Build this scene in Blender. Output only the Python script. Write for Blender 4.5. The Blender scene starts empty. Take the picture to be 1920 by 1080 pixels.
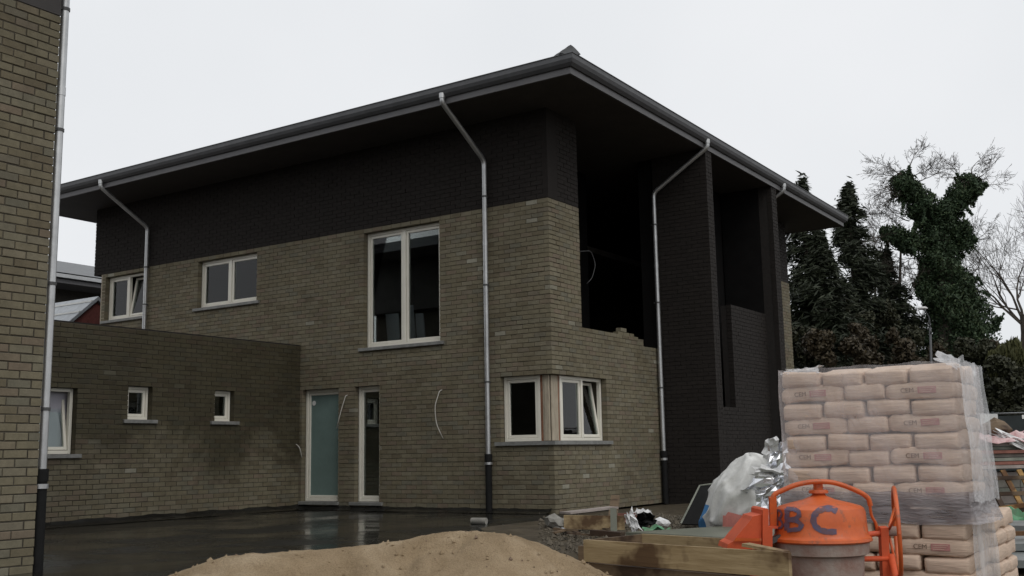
import bpy, math, random
import numpy as np
from mathutils import Matrix, Vector
random.seed(7); RNG = np.random.default_rng(7)
R = math.radians
scene = bpy.context.scene
col = scene.collection

# ------------------------------------------------------------------ camera
F_PX = 1982.6
CAM = Vector((8.7113, -14.2177, 0.9342))
_y, _p, _r = R(-33.594), R(8.916), R(-1.0558)
FW = Vector((math.sin(_y)*math.cos(_p), math.cos(_y)*math.cos(_p), math.sin(_p)))
_rt = Vector((math.cos(_y), -math.sin(_y), 0)); _up = _rt.cross(FW)
RT = math.cos(_r)*_rt + math.sin(_r)*_up
UP = -math.sin(_r)*_rt + math.cos(_r)*_up
HR = _rt.copy()                                    # horizontal directions of the view
HF = Vector((math.sin(_y), math.cos(_y), 0))
cd = bpy.data.cameras.new('camera'); cam = bpy.data.objects.new('camera', cd); col.objects.link(cam)
cam.matrix_world = Matrix(((RT.x, UP.x, -FW.x, CAM.x), (RT.y, UP.y, -FW.y, CAM.y), (RT.z, UP.z, -FW.z, CAM.z), (0, 0, 0, 1)))
cd.sensor_width = 36; cd.lens = F_PX/1920*36; cd.clip_start = 0.1; cd.clip_end = 2000
scene.camera = cam
def at(px, py, d):                                 # the point seen at a pixel of the photograph, d metres away
    return CAM + d*(FW + RT*((px-960)/F_PX) - UP*((py-540)/F_PX))

# ------------------------------------------------------------------ sky, sun, exposure
SUN_EL, SUN_AZ = R(48), R(118)                     # azimuth measured from +Y towards +X
w = bpy.data.worlds.new('World'); scene.world = w; w.use_nodes = True
nt = w.node_tree; nt.nodes.clear()
out = nt.nodes.new('ShaderNodeOutputWorld'); bg = nt.nodes.new('ShaderNodeBackground')
sky = nt.nodes.new('ShaderNodeTexSky'); sky.sky_type = 'NISHITA'; sky.sun_disc = False
sky.sun_elevation = SUN_EL; sky.sun_rotation = SUN_AZ; sky.dust_density = 4; sky.air_density = 1.0
hs = nt.nodes.new('ShaderNodeHueSaturation'); hs.inputs['Saturation'].default_value = 0.15
tc = nt.nodes.new('ShaderNodeTexCoord'); nz = nt.nodes.new('ShaderNodeTexNoise')
nz.inputs['Scale'].default_value = 2.2; nz.inputs['Detail'].default_value = 4; nz.inputs['Roughness'].default_value = 0.5
rp = nt.nodes.new('ShaderNodeValToRGB')
rp.color_ramp.elements[0].position = 0.3; rp.color_ramp.elements[0].color = (8.1, 8.35, 8.65, 1)
rp.color_ramp.elements[1].position = 0.7; rp.color_ramp.elements[1].color = (9.0, 9.15, 9.4, 1)
mx = nt.nodes.new('ShaderNodeMixRGB'); mx.inputs[0].default_value = 0.93     # the cloud deck over the clear sky
nt.links.new(tc.outputs['Generated'], nz.inputs['Vector']); nt.links.new(nz.outputs['Fac'], rp.inputs[0])
nt.links.new(sky.outputs[0], hs.inputs['Color']); nt.links.new(hs.outputs[0], mx.inputs[1]); nt.links.new(rp.outputs[0], mx.inputs[2])
nt.links.new(mx.outputs[0], bg.inputs[0]); bg.inputs[1].default_value = 0.1
nt.links.new(bg.outputs[0], out.inputs[0])
sl = bpy.data.lights.new('sun', 'SUN'); sl.energy = 0.8; sl.angle = R(35); sl.color = (1, 0.96, 0.9)
so = bpy.data.objects.new('sun', sl); col.objects.link(so)
sd = Vector((math.cos(SUN_EL)*math.sin(SUN_AZ), math.cos(SUN_EL)*math.cos(SUN_AZ), math.sin(SUN_EL)))
so.rotation_euler = sd.to_track_quat('Z', 'Y').to_euler(); so.location = (0, 0, 30)
vs = scene.view_settings; vs.view_transform = 'Standard'; vs.look = 'None'; vs.exposure = 0; vs.gamma = 1
scene.render.engine = 'CYCLES'
scene.cycles.max_bounces = 8; scene.cycles.transparent_max_bounces = 16

# ------------------------------------------------------------------ helpers
def tag(o, label=None, cat=None, group=None, kind=None):
    if label: o['label'] = label
    if cat: o['category'] = cat
    if group: o['group'] = group
    if kind: o['kind'] = kind
    return o
def empty(name, loc=(0, 0, 0)):
    o = bpy.data.objects.new(name, None); o.location = loc; o.empty_display_size = 0.2; col.objects.link(o); return o
def link(name, me, parent=None):
    o = bpy.data.objects.new(name, me); col.objects.link(o)
    if parent is not None:
        o.parent = parent; o.matrix_parent_inverse = world_of(parent).inverted()
    return o
def world_of(o):
    m = o.matrix_basis.copy()
    while o.parent is not None:
        m = o.parent.matrix_basis @ o.matrix_parent_inverse @ m if False else (o.parent.matrix_basis @ (o.matrix_parent_inverse @ m)); o = o.parent
    return m
class MB:
    def __init__(s): s.v = []; s.f = []; s.mi = []; s.cm = 0
    def add(s, vs_, fs):
        n = len(s.v); s.v.extend([tuple(q) for q in vs_]); s.f.extend([tuple(i+n for i in q) for q in fs]); s.mi.extend([s.cm]*len(fs)); return s
    def box(s, x0, x1, y0, y1, z0, z1):
        return s.add([(x0, y0, z0), (x1, y0, z0), (x1, y1, z0), (x0, y1, z0), (x0, y0, z1), (x1, y0, z1), (x1, y1, z1), (x0, y1, z1)],
                     [(0, 3, 2, 1), (4, 5, 6, 7), (0, 1, 5, 4), (1, 2, 6, 5), (2, 3, 7, 6), (3, 0, 4, 7)])
    def bbox(s, x0, x1, y0, y1, z0, z1, b=0.004):                   # a box with chamfered edges
        X = (x0, x0+b, x1-b, x1); Y = (y0, y0+b, y1-b, y1); Z = (z0, z0+b, z1-b, z1)
        v = []; idx = {}
        for sx in (0, 1):
            for sy in (0, 1):
                for sz in (0, 1):
                    xo, xi = (X[0], X[1]) if not sx else (X[3], X[2]); yo, yi = (Y[0], Y[1]) if not sy else (Y[3], Y[2]); zo, zi = (Z[0], Z[1]) if not sz else (Z[3], Z[2])
                    for k, q in enumerate(((xo, yi, zi), (xi, yo, zi), (xi, yi, zo))): idx[(sx, sy, sz, k)] = len(v); v.append(q)
        f = []
        for sx in (0, 1): f.append([idx[(sx, a, b_, 0)] for a, b_ in ((0, 0), (1, 0), (1, 1), (0, 1))])
        for sy in (0, 1): f.append([idx[(a, sy, b_, 1)] for a, b_ in ((0, 0), (1, 0), (1, 1), (0, 1))])
        for sz in (0, 1): f.append([idx[(a, b_, sz, 2)] for a, b_ in ((0, 0), (1, 0), (1, 1), (0, 1))])
        for a in (0, 1):
            for b_ in (0, 1):
                f.append([idx[(a, b_, 0, 0)], idx[(a, b_, 1, 0)], idx[(a, b_, 1, 1)], idx[(a, b_, 0, 1)]])
                f.append([idx[(a, 0, b_, 0)], idx[(a, 1, b_, 0)], idx[(a, 1, b_, 2)], idx[(a, 0, b_, 2)]])
                f.append([idx[(0, a, b_, 1)], idx[(1, a, b_, 1)], idx[(1, a, b_, 2)], idx[(0, a, b_, 2)]])
                for c_ in (0, 1): f.append([idx[(a, b_, c_, 0)], idx[(a, b_, c_, 1)], idx[(a, b_, c_, 2)]])
        return s.add(v, f)
    def beam(s, p, q, a, b, up=(0, 0, 1)):                          # a bar of section a (sideways) x b (along up)
        p = Vector(p); q = Vector(q); d = (q-p).normalized(); x = d.cross(Vector(up))
        if x.length < 1e-4: x = d.cross(Vector((1, 0, 0)))
        x.normalize(); y = x.cross(d); vs_ = []
        for c in (p, q):
            for i, j in ((-1, -1), (1, -1), (1, 1), (-1, 1)): vs_.append(c + x*(i*a/2) + y*(j*b/2))
        return s.add(vs_, [(0, 1, 2, 3), (7, 6, 5, 4), (0, 4, 5, 1), (1, 5, 6, 2), (2, 6, 7, 3), (3, 7, 4, 0)])
    def tube(s, path, r, seg=8, caps=True):
        path = [Vector(q) for q in path]; n = len(path); rs = r if hasattr(r, '__len__') else [r]*n
        vs_ = []; fs = []; ref = None
        for i, c in enumerate(path):
            d = (path[min(i+1, n-1)] - path[max(i-1, 0)]).normalized()
            if ref is None: ref = d.orthogonal().normalized()
            ref = (ref - d*ref.dot(d)); ref = ref.normalized() if ref.length > 1e-5 else d.orthogonal().normalized()
            b = d.cross(ref)
            for k in range(seg):
                t = 2*math.pi*k/seg; vs_.append(c + (ref*math.cos(t) + b*math.sin(t))*rs[i])
        for i in range(n-1):
            for k in range(seg): fs.append((i*seg+k, i*seg+(k+1) % seg, (i+1)*seg+(k+1) % seg, (i+1)*seg+k))
        if caps: fs.append(tuple(range(seg))[::-1]); fs.append(tuple((n-1)*seg+k for k in range(seg)))
        return s.add(vs_, fs)
    def lathe(s, prof, c, seg=40, ax=(1, 0, 0), ay=(0, 1, 0), az=(0, 0, 1)):   # prof: (radius, height)
        c = Vector(c); ax = Vector(ax); ay = Vector(ay); az = Vector(az); vs_ = []; fs = []
        for r_, h in prof:
            for k in range(seg):
                t = 2*math.pi*k/seg; vs_.append(c + ax*(r_*math.cos(t)) + ay*(r_*math.sin(t)) + az*h)
        for i in range(len(prof)-1):
            for k in range(seg): fs.append((i*seg+k, i*seg+(k+1) % seg, (i+1)*seg+(k+1) % seg, (i+1)*seg+k))
        return s.add(vs_, fs)
    def prism(s, pts, d):                                            # polygon extruded by the vector d
        n = len(pts); pts = [Vector(q) for q in pts]; d = Vector(d)
        return s.add(pts + [q+d for q in pts], [tuple(range(n))[::-1], tuple(range(n, 2*n))] + [(i, (i+1) % n, n+(i+1) % n, n+i) for i in range(n)])
    def mesh(s, name, mats, smooth=False):
        me = bpy.data.meshes.new(name); me.from_pydata(s.v, [], s.f)
        for m in (mats if isinstance(mats, (list, tuple)) else [mats]): me.materials.append(m)
        if any(s.mi): me.polygons.foreach_set('material_index', s.mi)
        if smooth: me.polygons.foreach_set('use_smooth', [True]*len(s.f))
        me.validate(); fix_normals(me)
        return me
    def build(s, name, mats, parent=None, smooth=False, auto=None):
        me = s.mesh(name, mats, smooth)
        if auto: me.set_sharp_from_angle(angle=R(auto))
        return link(name, me, parent)
import bmesh
def fix_normals(me):
    b = bmesh.new(); b.from_mesh(me); bmesh.ops.recalc_face_normals(b, faces=b.faces); b.to_mesh(me); b.free()
def np_quads(name, V, mat, tone=None, fsize=4):                      # V: (n, 4, 3) loose quads
    n = len(V); me = bpy.data.meshes.new(name)
    me.vertices.add(n*fsize); me.vertices.foreach_set('co', V.reshape(-1).astype(np.float32))
    me.loops.add(n*fsize); me.loops.foreach_set('vertex_index', np.arange(n*fsize, dtype=np.int32))
    me.polygons.add(n); me.polygons.foreach_set('loop_start', np.arange(0, n*fsize, fsize, dtype=np.int32))
    me.polygons.foreach_set('loop_total', np.full(n, fsize, dtype=np.int32))
    me.materials.append(mat); me.update(calc_edges=True)
    if tone is not None:
        a = me.attributes.new('tone', 'FLOAT', 'FACE'); a.data.foreach_set('value', tone.astype(np.float32))
    return me
def fbm(x, y, seed=0, oct=4):                                        # cheap smooth noise for shapes
    x = np.asarray(x, float); y = np.asarray(y, float); v = 0; a = 1
    for o in range(oct):
        k = seed*1.7 + o*3.1
        v = v + a*(np.sin(x*1.3+k+1.7*np.sin(y*0.9+k*2)) * np.cos(y*1.1-k*0.6+1.3*np.sin(x*0.7-k)))
        x, y = (x*0.8-y*0.6)*2.03, (x*0.6+y*0.8)*2.03; a *= 0.5
    return v/1.9

# ------------------------------------------------------------------ materials
def newmat(name):
    m = bpy.data.materials.new(name); m.use_nodes = True
    return m, m.node_tree, m.node_tree.nodes['Principled BSDF']
def ramp(t, stops, fac=None):
    n = t.nodes.new('ShaderNodeValToRGB'); e = n.color_ramp.elements
    while len(e) > 1: e.remove(e[0])
    e[0].position = stops[0][0]; e[0].color = (*stops[0][1], 1)
    for p, c in stops[1:]: q = e.new(p); q.color = (*c, 1)
    if fac is not None: t.links.new(fac, n.inputs[0])
    return n
def noise(t, scale, detail=4, rough=0.6, vec=None, dist=0):
    n = t.nodes.new('ShaderNodeTexNoise'); n.inputs['Scale'].default_value = scale; n.inputs['Detail'].default_value = detail
    n.inputs['Roughness'].default_value = rough; n.inputs['Distortion'].default_value = dist
    if vec is not None: t.links.new(vec, n.inputs['Vector'])
    return n
def pos(t, sc=None):
    g = t.nodes.new('ShaderNodeNewGeometry')
    if sc is None: return g.outputs['Position']
    m = t.nodes.new('ShaderNodeMapping'); m.inputs['Scale'].default_value = sc; t.links.new(g.outputs['Position'], m.inputs['Vector']); return m.outputs[0]
def mixc(t, a, b, fac, mode='MIX'):
    n = t.nodes.new('ShaderNodeMixRGB'); n.blend_type = mode
    for i, q in ((0, fac), (1, a), (2, b)):
        if isinstance(q, (int, float)): n.inputs[i].default_value = q
        elif isinstance(q, tuple): n.inputs[i].default_value = (*q, 1)
        else: t.links.new(q, n.inputs[i])
    return n.outputs[0]
def bump(t, b, h, strength=0.4, dist=0.01):
    n = t.nodes.new('ShaderNodeBump'); n.inputs['Strength'].default_value = strength; n.inputs['Distance'].default_value = dist
    t.links.new(h, n.inputs['Height']); t.links.new(n.outputs[0], b.inputs['Normal'])
def simple(name, c, rough=0.6, var=0.25, scale=6, metal=0, bmp=0.15, bscale=60, spec=None, stretch=None, c2=None):
    m, t, b = newmat(name); P = pos(t, stretch)
    n = noise(t, scale, 5, 0.65, P)
    hi = tuple(min(1, q*(1+var)) for q in c); lo = c2 or tuple(q*(1-var) for q in c)
    r = ramp(t, [(0.3, lo), (0.7, hi)], n.outputs['Fac']); t.links.new(r.outputs[0], b.inputs['Base Color'])
    b.inputs['Roughness'].default_value = rough; b.inputs['Metallic'].default_value = metal
    if spec is not None: b.inputs['Specular IOR Level'].default_value = spec
    if bmp: bump(t, b, noise(t, bscale, 4, 0.6, P).outputs['Fac'], bmp, 0.005)
    return m
def brick_mat(name, solo, stops, wet=0.0, rough=0.85):
    m, t, b = newmat(name); P = pos(t)
    if solo: f = t.nodes.new('ShaderNodeObjectInfo').outputs['Random']
    else:
        a = t.nodes.new('ShaderNodeAttribute'); a.attribute_name = 'tone'; f = a.outputs['Fac']
    c = ramp(t, stops, f).outputs[0]
    n1 = noise(t, 9, 5, 0.7, P); c = mixc(t, c, ramp(t, [(0.3, (0.82, 0.82, 0.81)), (0.7, (1.12, 1.11, 1.09))], n1.outputs['Fac']).outputs[0], 1.0, 'MULTIPLY')
    if 'dark' not in name:                                           # broad weathering and lime bloom
        n4 = noise(t, 0.9, 5, 0.65, P, 0.4); c = mixc(t, c, ramp(t, [(0.35, (0.84, 0.83, 0.82)), (0.65, (1.10, 1.10, 1.10))], n4.outputs['Fac']).outputs[0], 1.0, 'MULTIPLY')
        n5 = noise(t, 2.4, 6, 0.7, P, 0.8); c = mixc(t, c, (0.215, 0.195, 0.15), mixc(t, (0, 0, 0), ramp(t, [(0.62, (0, 0, 0)), (0.80, (1, 1, 1))], n5.outputs['Fac']).outputs[0], 0.35))
    n3 = noise(t, 70, 3, 0.7, P); c = mixc(t, c, ramp(t, [(0.3, (0.75, 0.75, 0.75)), (0.7, (1.2, 1.2, 1.2))], n3.outputs['Fac']).outputs[0], 0.4, 'MULTIPLY')
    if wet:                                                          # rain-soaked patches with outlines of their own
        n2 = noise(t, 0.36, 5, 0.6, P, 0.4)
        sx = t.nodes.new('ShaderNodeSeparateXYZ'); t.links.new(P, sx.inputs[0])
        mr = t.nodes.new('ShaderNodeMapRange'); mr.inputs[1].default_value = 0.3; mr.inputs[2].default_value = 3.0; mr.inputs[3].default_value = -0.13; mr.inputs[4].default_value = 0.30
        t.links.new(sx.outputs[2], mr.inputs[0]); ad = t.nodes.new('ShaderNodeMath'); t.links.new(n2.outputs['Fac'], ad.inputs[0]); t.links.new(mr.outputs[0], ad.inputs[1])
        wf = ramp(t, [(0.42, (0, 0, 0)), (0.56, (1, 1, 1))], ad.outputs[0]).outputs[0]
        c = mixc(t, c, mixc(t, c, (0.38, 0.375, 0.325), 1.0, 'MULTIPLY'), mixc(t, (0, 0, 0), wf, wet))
    t.links.new(c, b.inputs['Base Color']); b.inputs['Roughness'].default_value = rough
    b.inputs['Specular IOR Level'].default_value = 0.25
    bump(t, b, n3.outputs['Fac'], 0.5, 0.004)
    return m
LIGHT = [(0.0, (0.135, 0.114, 0.077)), (0.15, (0.159, 0.138, 0.092)), (0.35, (0.167, 0.148, 0.101)), (0.55, (0.176, 0.156, 0.107)), (0.66, (0.173, 0.138, 0.101)),
         (0.76, (0.147, 0.138, 0.103)), (0.90, (0.190, 0.167, 0.119)), (0.991, (0.169, 0.155, 0.110)), (0.994, (0.264, 0.252, 0.204)), (1.0, (0.285, 0.273, 0.220))]
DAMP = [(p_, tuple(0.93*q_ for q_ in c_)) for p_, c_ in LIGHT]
DARK = [(0.0, (0.0185, 0.0152, 0.0135)), (0.5, (0.0198, 0.0165, 0.0145)), (1.0, (0.0215, 0.018, 0.016))]
M = {}
M['brick'] = brick_mat('brick light', False, LIGHT); M['brick_solo'] = brick_mat('brick light single', True, LIGHT)
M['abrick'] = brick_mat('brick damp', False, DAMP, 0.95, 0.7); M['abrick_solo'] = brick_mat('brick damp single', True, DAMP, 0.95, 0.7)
M['dbrick'] = brick_mat('brick dark', False, DARK)
M['mortar'] = simple('dark mortar', (0.066, 0.057, 0.042), 0.95, 0.3, 20)
M['hmortar'] = simple('grey brown mortar', (0.106, 0.090, 0.063), 0.95, 0.3, 20)
M['dmortar'] = simple('black mortar', (0.0178, 0.0148, 0.013), 0.95, 0.3, 20)
M['frame'] = simple('cream window plastic', (0.72, 0.69, 0.60), 0.35, 0.05, 3, bmp=0)
M['sill'] = simple('blue stone', (0.19, 0.19, 0.18), 0.55, 0.25, 12)
M['zinc'] = simple('zinc', (0.47, 0.475, 0.475), 0.38, 0.15, 5, metal=0.75, bmp=0.08)
M['zincdark'] = simple('dark zinc', (0.082, 0.083, 0.087), 0.55, 0.18, 4, metal=0.15, bmp=0.08)
M['fascia'] = simple('fascia board', (0.098, 0.095, 0.098), 0.55, 0.12, 3, bmp=0.1)
M['soffit'] = simple('soffit board', (0.050, 0.045, 0.042), 0.7, 0.15, 3)
M['tile'] = simple('roof tile', (0.13, 0.135, 0.14), 0.6, 0.3, 8)
M['black'] = simple('black cast pipe', (0.012, 0.012, 0.012), 0.75, 0.2, 10, bmp=0.1, spec=0.15)
M['bracket'] = simple('pipe bracket', (0.06, 0.06, 0.06), 0.5, 0.2, 10, bmp=0)
M['inside'] = simple('bare interior', (0.10, 0.09, 0.08), 0.9, 0.25, 2)
M['plaster'] = simple('raw board', (0.36, 0.31, 0.235), 0.85, 0.25, 7, stretch=(6, 6, 0.8))
M['foam'] = simple('orange foam', (0.20, 0.09, 0.05), 0.9, 0.3, 15)
M['blind'] = simple('lilac blind', (0.36, 0.35, 0.395), 0.8, 0.06, 2, bmp=0)
M['cable'] = simple('cable sheath', (0.52, 0.50, 0.45), 0.6, 0.1, 5, bmp=0)
def glass(name, tint=(0.9, 0.95, 0.93), extra=None):
    m, t, b = newmat(name); t.nodes.remove(b); o = t.nodes['Material Output']
    tr = t.nodes.new('ShaderNodeBsdfTransparent'); tr.inputs[0].default_value = (*tint, 1)
    gl = t.nodes.new('ShaderNodeBsdfGlossy'); gl.inputs['Roughness'].default_value = 0.01
    fr = t.nodes.new('ShaderNodeFresnel'); fr.inputs[0].default_value = 1.5
    ms = t.nodes.new('ShaderNodeMixShader'); t.links.new(fr.outputs[0], ms.inputs[0]); t.links.new(tr.outputs[0], ms.inputs[1]); t.links.new(gl.outputs[0], ms.inputs[2])
    t.links.new(ms.outputs[0], o.inputs[0]); return m
M['glass'] = glass('window glass')
M['frost'] = simple('frosted teal glass', (0.145, 0.205, 0.19), 0.25, 0.12, 2, bmp=0)
M['bitumen'] = None
def wet_mat(name, c, lo, hi, sc):
    m, t, b = newmat(name); P = pos(t); n = noise(t, sc, 6, 0.6, P, 0.4)
    r = ramp(t, [(0.3, tuple(q*0.6 for q in c)), (0.7, tuple(q*1.5 for q in c))], noise(t, sc*4, 5, 0.7, P).outputs['Fac'])
    t.links.new(r.outputs[0], b.inputs['Base Color']); b.inputs['Specular IOR Level'].default_value = 0.28
    rr = ramp(t, [(0.42, (lo,)*3), (0.6, (hi,)*3)], n.outputs['Fac']); t.links.new(rr.outputs[0], b.inputs['Roughness'])
    bump(t, b, noise(t, 7, 3, 0.5, P).outputs['Fac'], 0.05, 0.01)
    return m
M['bitumen'] = wet_mat('wet bitumen', (0.013, 0.0125, 0.011), 0.10, 0.38, 0.6)
M['mud'] = wet_mat('wet rubble soil', (0.062, 0.050, 0.033), 0.45, 0.9, 0.9)
def sand_mat():
    m, t, b = newmat('damp building sand'); P = pos(t)
    c = ramp(t, [(0.30, (0.27, 0.197, 0.118)), (0.5, (0.375, 0.283, 0.180)), (0.72, (0.47, 0.37, 0.252))], noise(t, 3.2, 6, 0.6, P, 0.5).outputs['Fac']).outputs[0]
    g = noise(t, 160, 3, 0.8, P); c = mixc(t, c, ramp(t, [(0.3, (0.55, 0.52, 0.5)), (0.5, (1, 1, 1)), (0.75, (1.3, 1.28, 1.22))], g.outputs['Fac']).outputs[0], 0.8, 'MULTIPLY')
    t.links.new(c, b.inputs['Base Color']); b.inputs['Roughness'].default_value = 0.95; b.inputs['Specular IOR Level'].default_value = 0.15
    g2 = noise(t, 32, 6, 0.75, P); bump(t, b, g2.outputs['Fac'], 0.9, 0.03); return m
M['sand'] = sand_mat()
M['pebble'] = simple('pebble', (0.16, 0.11, 0.075), 0.8, 0.5, 30)
def paint_mat():
    m, t, b = newmat('orange machine paint'); P = pos(t)
    c = ramp(t, [(0.25, (0.42, 0.075, 0.018)), (0.55, (0.60, 0.115, 0.024)), (0.8, (0.66, 0.15, 0.035))], noise(t, 6, 5, 0.65, P).outputs['Fac']).outputs[0]
    d = ramp(t, [(0.56, (0, 0, 0)), (0.70, (1, 1, 1))], noise(t, 17, 6, 0.7, P).outputs['Fac']).outputs[0]
    c = mixc(t, c, (0.20, 0.09, 0.055), mixc(t, (0, 0, 0), d, 0.75))
    d2 = ramp(t, [(0.60, (0, 0, 0)), (0.66, (1, 1, 1))], noise(t, 34, 6, 0.75, P, 0.5).outputs['Fac']).outputs[0]      # splashed cement
    d3 = ramp(t, [(0.45, (0, 0, 0)), (0.62, (1, 1, 1))], noise(t, 5, 3, 0.6, P).outputs['Fac']).outputs[0]
    c = mixc(t, c, (0.30, 0.22, 0.175), mixc(t, (0, 0, 0), mixc(t, d2, d3, 1.0, 'MULTIPLY'), 0.7))
    t.links.new(c, b.inputs['Base Color']); b.inputs['Roughness'].default_value = 0.42
    bump(t, b, noise(t, 45, 4, 0.6, P).outputs['Fac'], 0.12, 0.004); return m
M['orange'] = paint_mat()
M['orange2'] = simple('faded red orange plastic', (0.62, 0.10, 0.035), 0.5, 0.15, 6)
M['cementcrust'] = simple('cement crust', (0.27, 0.235, 0.205), 0.95, 0.3, 7, bmp=0.8, bscale=40, c2=(0.24, 0.135, 0.105))
M['bluepaint'] = simple('blue paint', (0.055, 0.06, 0.115), 0.6, 0.5, 25, bmp=0, c2=(0.15, 0.06, 0.05))
M['bag'] = simple('kraft paper', (0.57, 0.435, 0.335), 0.85, 0.15, 9, bmp=1.0, bscale=9, stretch=(1, 1, 9))
M['bagprint'] = simple('faded pink print', (0.42, 0.20, 0.185), 0.85, 0.15, 20, bmp=0)
M['ink'] = simple('dark print', (0.19, 0.135, 0.10), 0.9, 0.2, 20, bmp=0)
def film_mat(name, fac, c):
    m, t, b = newmat(name); o = t.nodes['Material Output']; P = pos(t, (1, 1, 5) if 'dirty' in name else (1.6, 1.6, 0.8))
    b.inputs['Base Color'].default_value = (*c, 1); b.inputs['Roughness'].default_value = 0.22
    tr = t.nodes.new('ShaderNodeBsdfTransparent'); ms = t.nodes.new('ShaderNodeMixShader')
    r = ramp(t, [(0.35, (fac*0.7,)*3), (0.75, (min(1, fac*1.4),)*3)], noise(t, 4 if 'dirty' in name else 2.6, 3, 0.5, P, 0.6).outputs['Fac'])
    t.links.new(r.outputs[0], ms.inputs[0]); t.links.new(tr.outputs[0], ms.inputs[1]); t.links.new(b.outputs[0], ms.inputs[2]); t.links.new(ms.outputs[0], o.inputs[0])
    bump(t, b, noise(t, 12, 3, 0.5, P, 1.0).outputs['Fac'], 0.5, 0.02); return m
M['film'] = film_mat('stretch film', 0.25, (0.90, 0.84, 0.84)); M['film2'] = film_mat('bunched film', 0.40, (0.76, 0.76, 0.77))
M['filmgrey'] = film_mat('dirty film', 0.66, (0.34, 0.31, 0.315))
def wood_mat(name, a, b_, stretch=(1, 1, 14)):
    m, t, b = newmat(name); P = pos(t, stretch); n = noise(t, 3, 6, 0.7, P, 0.8)
    n2 = noise(t, 2.5, 4, 0.6, pos(t))
    c = mixc(t, ramp(t, [(0.3, a), (0.7, b_)], n.outputs['Fac']).outputs[0], ramp(t, [(0.41, (0.26, 0.18, 0.13)), (0.52, (1, 1, 1))], n2.outputs['Fac']).outputs[0], 0.95, 'MULTIPLY')
    t.links.new(c, b.inputs['Base Color']); b.inputs['Roughness'].default_value = 0.75; bump(t, b, n.outputs['Fac'], 0.3, 0.006); return m
M['wood'] = wood_mat('wet plank', (0.23, 0.16, 0.075), (0.42, 0.32, 0.18)); M['wooddark'] = wood_mat('old wet wood', (0.085, 0.055, 0.03), (0.18, 0.125, 0.075))
M['woodgold'] = wood_mat('yellow shuttering wood', (0.26, 0.14, 0.04), (0.42, 0.25, 0.08), (14, 14, 1))
M['greenboard'] = simple('grey green panel', (0.145, 0.15, 0.115), 0.5, 0.2, 3)
M['sack'] = simple('woven white sack', (0.66, 0.66, 0.64), 0.7, 0.18, 5, bmp=0.35, bscale=9, c2=(0.46, 0.46, 0.44))
M['sackblue'] = simple('blue strap', (0.06, 0.20, 0.42), 0.7, 0.2, 9)
M['sackpink'] = simple('faded red print', (0.55, 0.20, 0.17), 0.8, 0.2, 9)
M['foil'] = simple('crumpled foil', (0.78, 0.79, 0.82), 0.22, 0.15, 9, metal=0.95, bmp=0.3, bscale=20)
M['foilwhite'] = simple('white sheet scrap', (0.72, 0.72, 0.72), 0.6, 0.1, 9)
M['concrete'] = simple('concrete', (0.23, 0.22, 0.195), 0.9, 0.25, 8)
M['rub'] = simple('dirty rubble', (0.095, 0.080, 0.058), 0.9, 0.5, 9)
M['slab'] = simple('wet grey slab', (0.16, 0.17, 0.165), 0.35, 0.25, 3)
M['redboard'] = simple('red brown board', (0.24, 0.10, 0.075), 0.8, 0.35, 5)
M['greyboard'] = simple('grey pink board', (0.30, 0.26, 0.235), 0.8, 0.3, 5)
M['greyboard2'] = simple('pale green grey board', (0.24, 0.25, 0.21), 0.8, 0.3, 5)
M['pinkplastic'] = simple('pale pink plastic', (0.62, 0.50, 0.49), 0.4, 0.2, 6, c2=(0.42, 0.20, 0.20))
M['greennet'] = simple('green netting', (0.05, 0.20, 0.10), 0.7, 0.5, 12, c2=(0.16, 0.20, 0.13))
M['recess'] = simple('recess shade black', (0.008, 0.0075, 0.0075), 0.8, 0.2, 5, spec=0.1)  # near-black colour puts the deep shade of bay and loggia into the surface
M['hoarding'] = simple('dark site fence', (0.022, 0.030, 0.030), 0.6, 0.3, 4)
M['white'] = simple('white board', (0.70, 0.70, 0.68), 0.5, 0.05, 3, bmp=0)
M['bgwall'] = simple('far brick', (0.050, 0.044, 0.036), 0.9, 0.2, 9)
M['redwall'] = simple('red brick gable', (0.17, 0.050, 0.042), 0.9, 0.25, 14)
M['slate'] = simple('grey slates', (0.30, 0.32, 0.34), 0.45, 0.2, 8)
M['bark'] = simple('bark', (0.055, 0.045, 0.035), 0.95, 0.35, 6)
M['barkpale'] = simple('grey bark', (0.095, 0.082, 0.065), 0.95, 0.35, 6)
def leaf_mat(name, stops, trans=0.25):
    m, t, b = newmat(name); a = t.nodes.new('ShaderNodeAttribute'); a.attribute_name = 'tone'
    t.links.new(ramp(t, stops, a.outputs['Fac']).outputs[0], b.inputs['Base Color']); b.inputs['Roughness'].default_value = 0.6
    b.inputs['Specular IOR Level'].default_value = 0.3
    return m
M['ivy'] = leaf_mat('ivy leaves', [(0, (0.020, 0.036, 0.018)), (0.6, (0.036, 0.062, 0.028)), (1, (0.066, 0.090, 0.040))])
M['needle'] = leaf_mat('conifer needles', [(0, (0.017, 0.022, 0.012)), (0.6, (0.023, 0.030, 0.016)), (1, (0.033, 0.040, 0.021))])
M['yew'] = leaf_mat('dark evergreen leaves', [(0, (0.022, 0.024, 0.012)), (0.6, (0.032, 0.034, 0.017)), (1, (0.050, 0.050, 0.024))])
M['russet'] = leaf_mat('russet leaves', [(0, (0.036, 0.028, 0.016)), (0.6, (0.055, 0.042, 0.023)), (1, (0.078, 0.060, 0.032))])
M['willow'] = leaf_mat('yellow green leaves', [(0, (0.045, 0.047, 0.017)), (0.6, (0.075, 0.078, 0.028)), (1, (0.115, 0.11, 0.045))])

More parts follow.
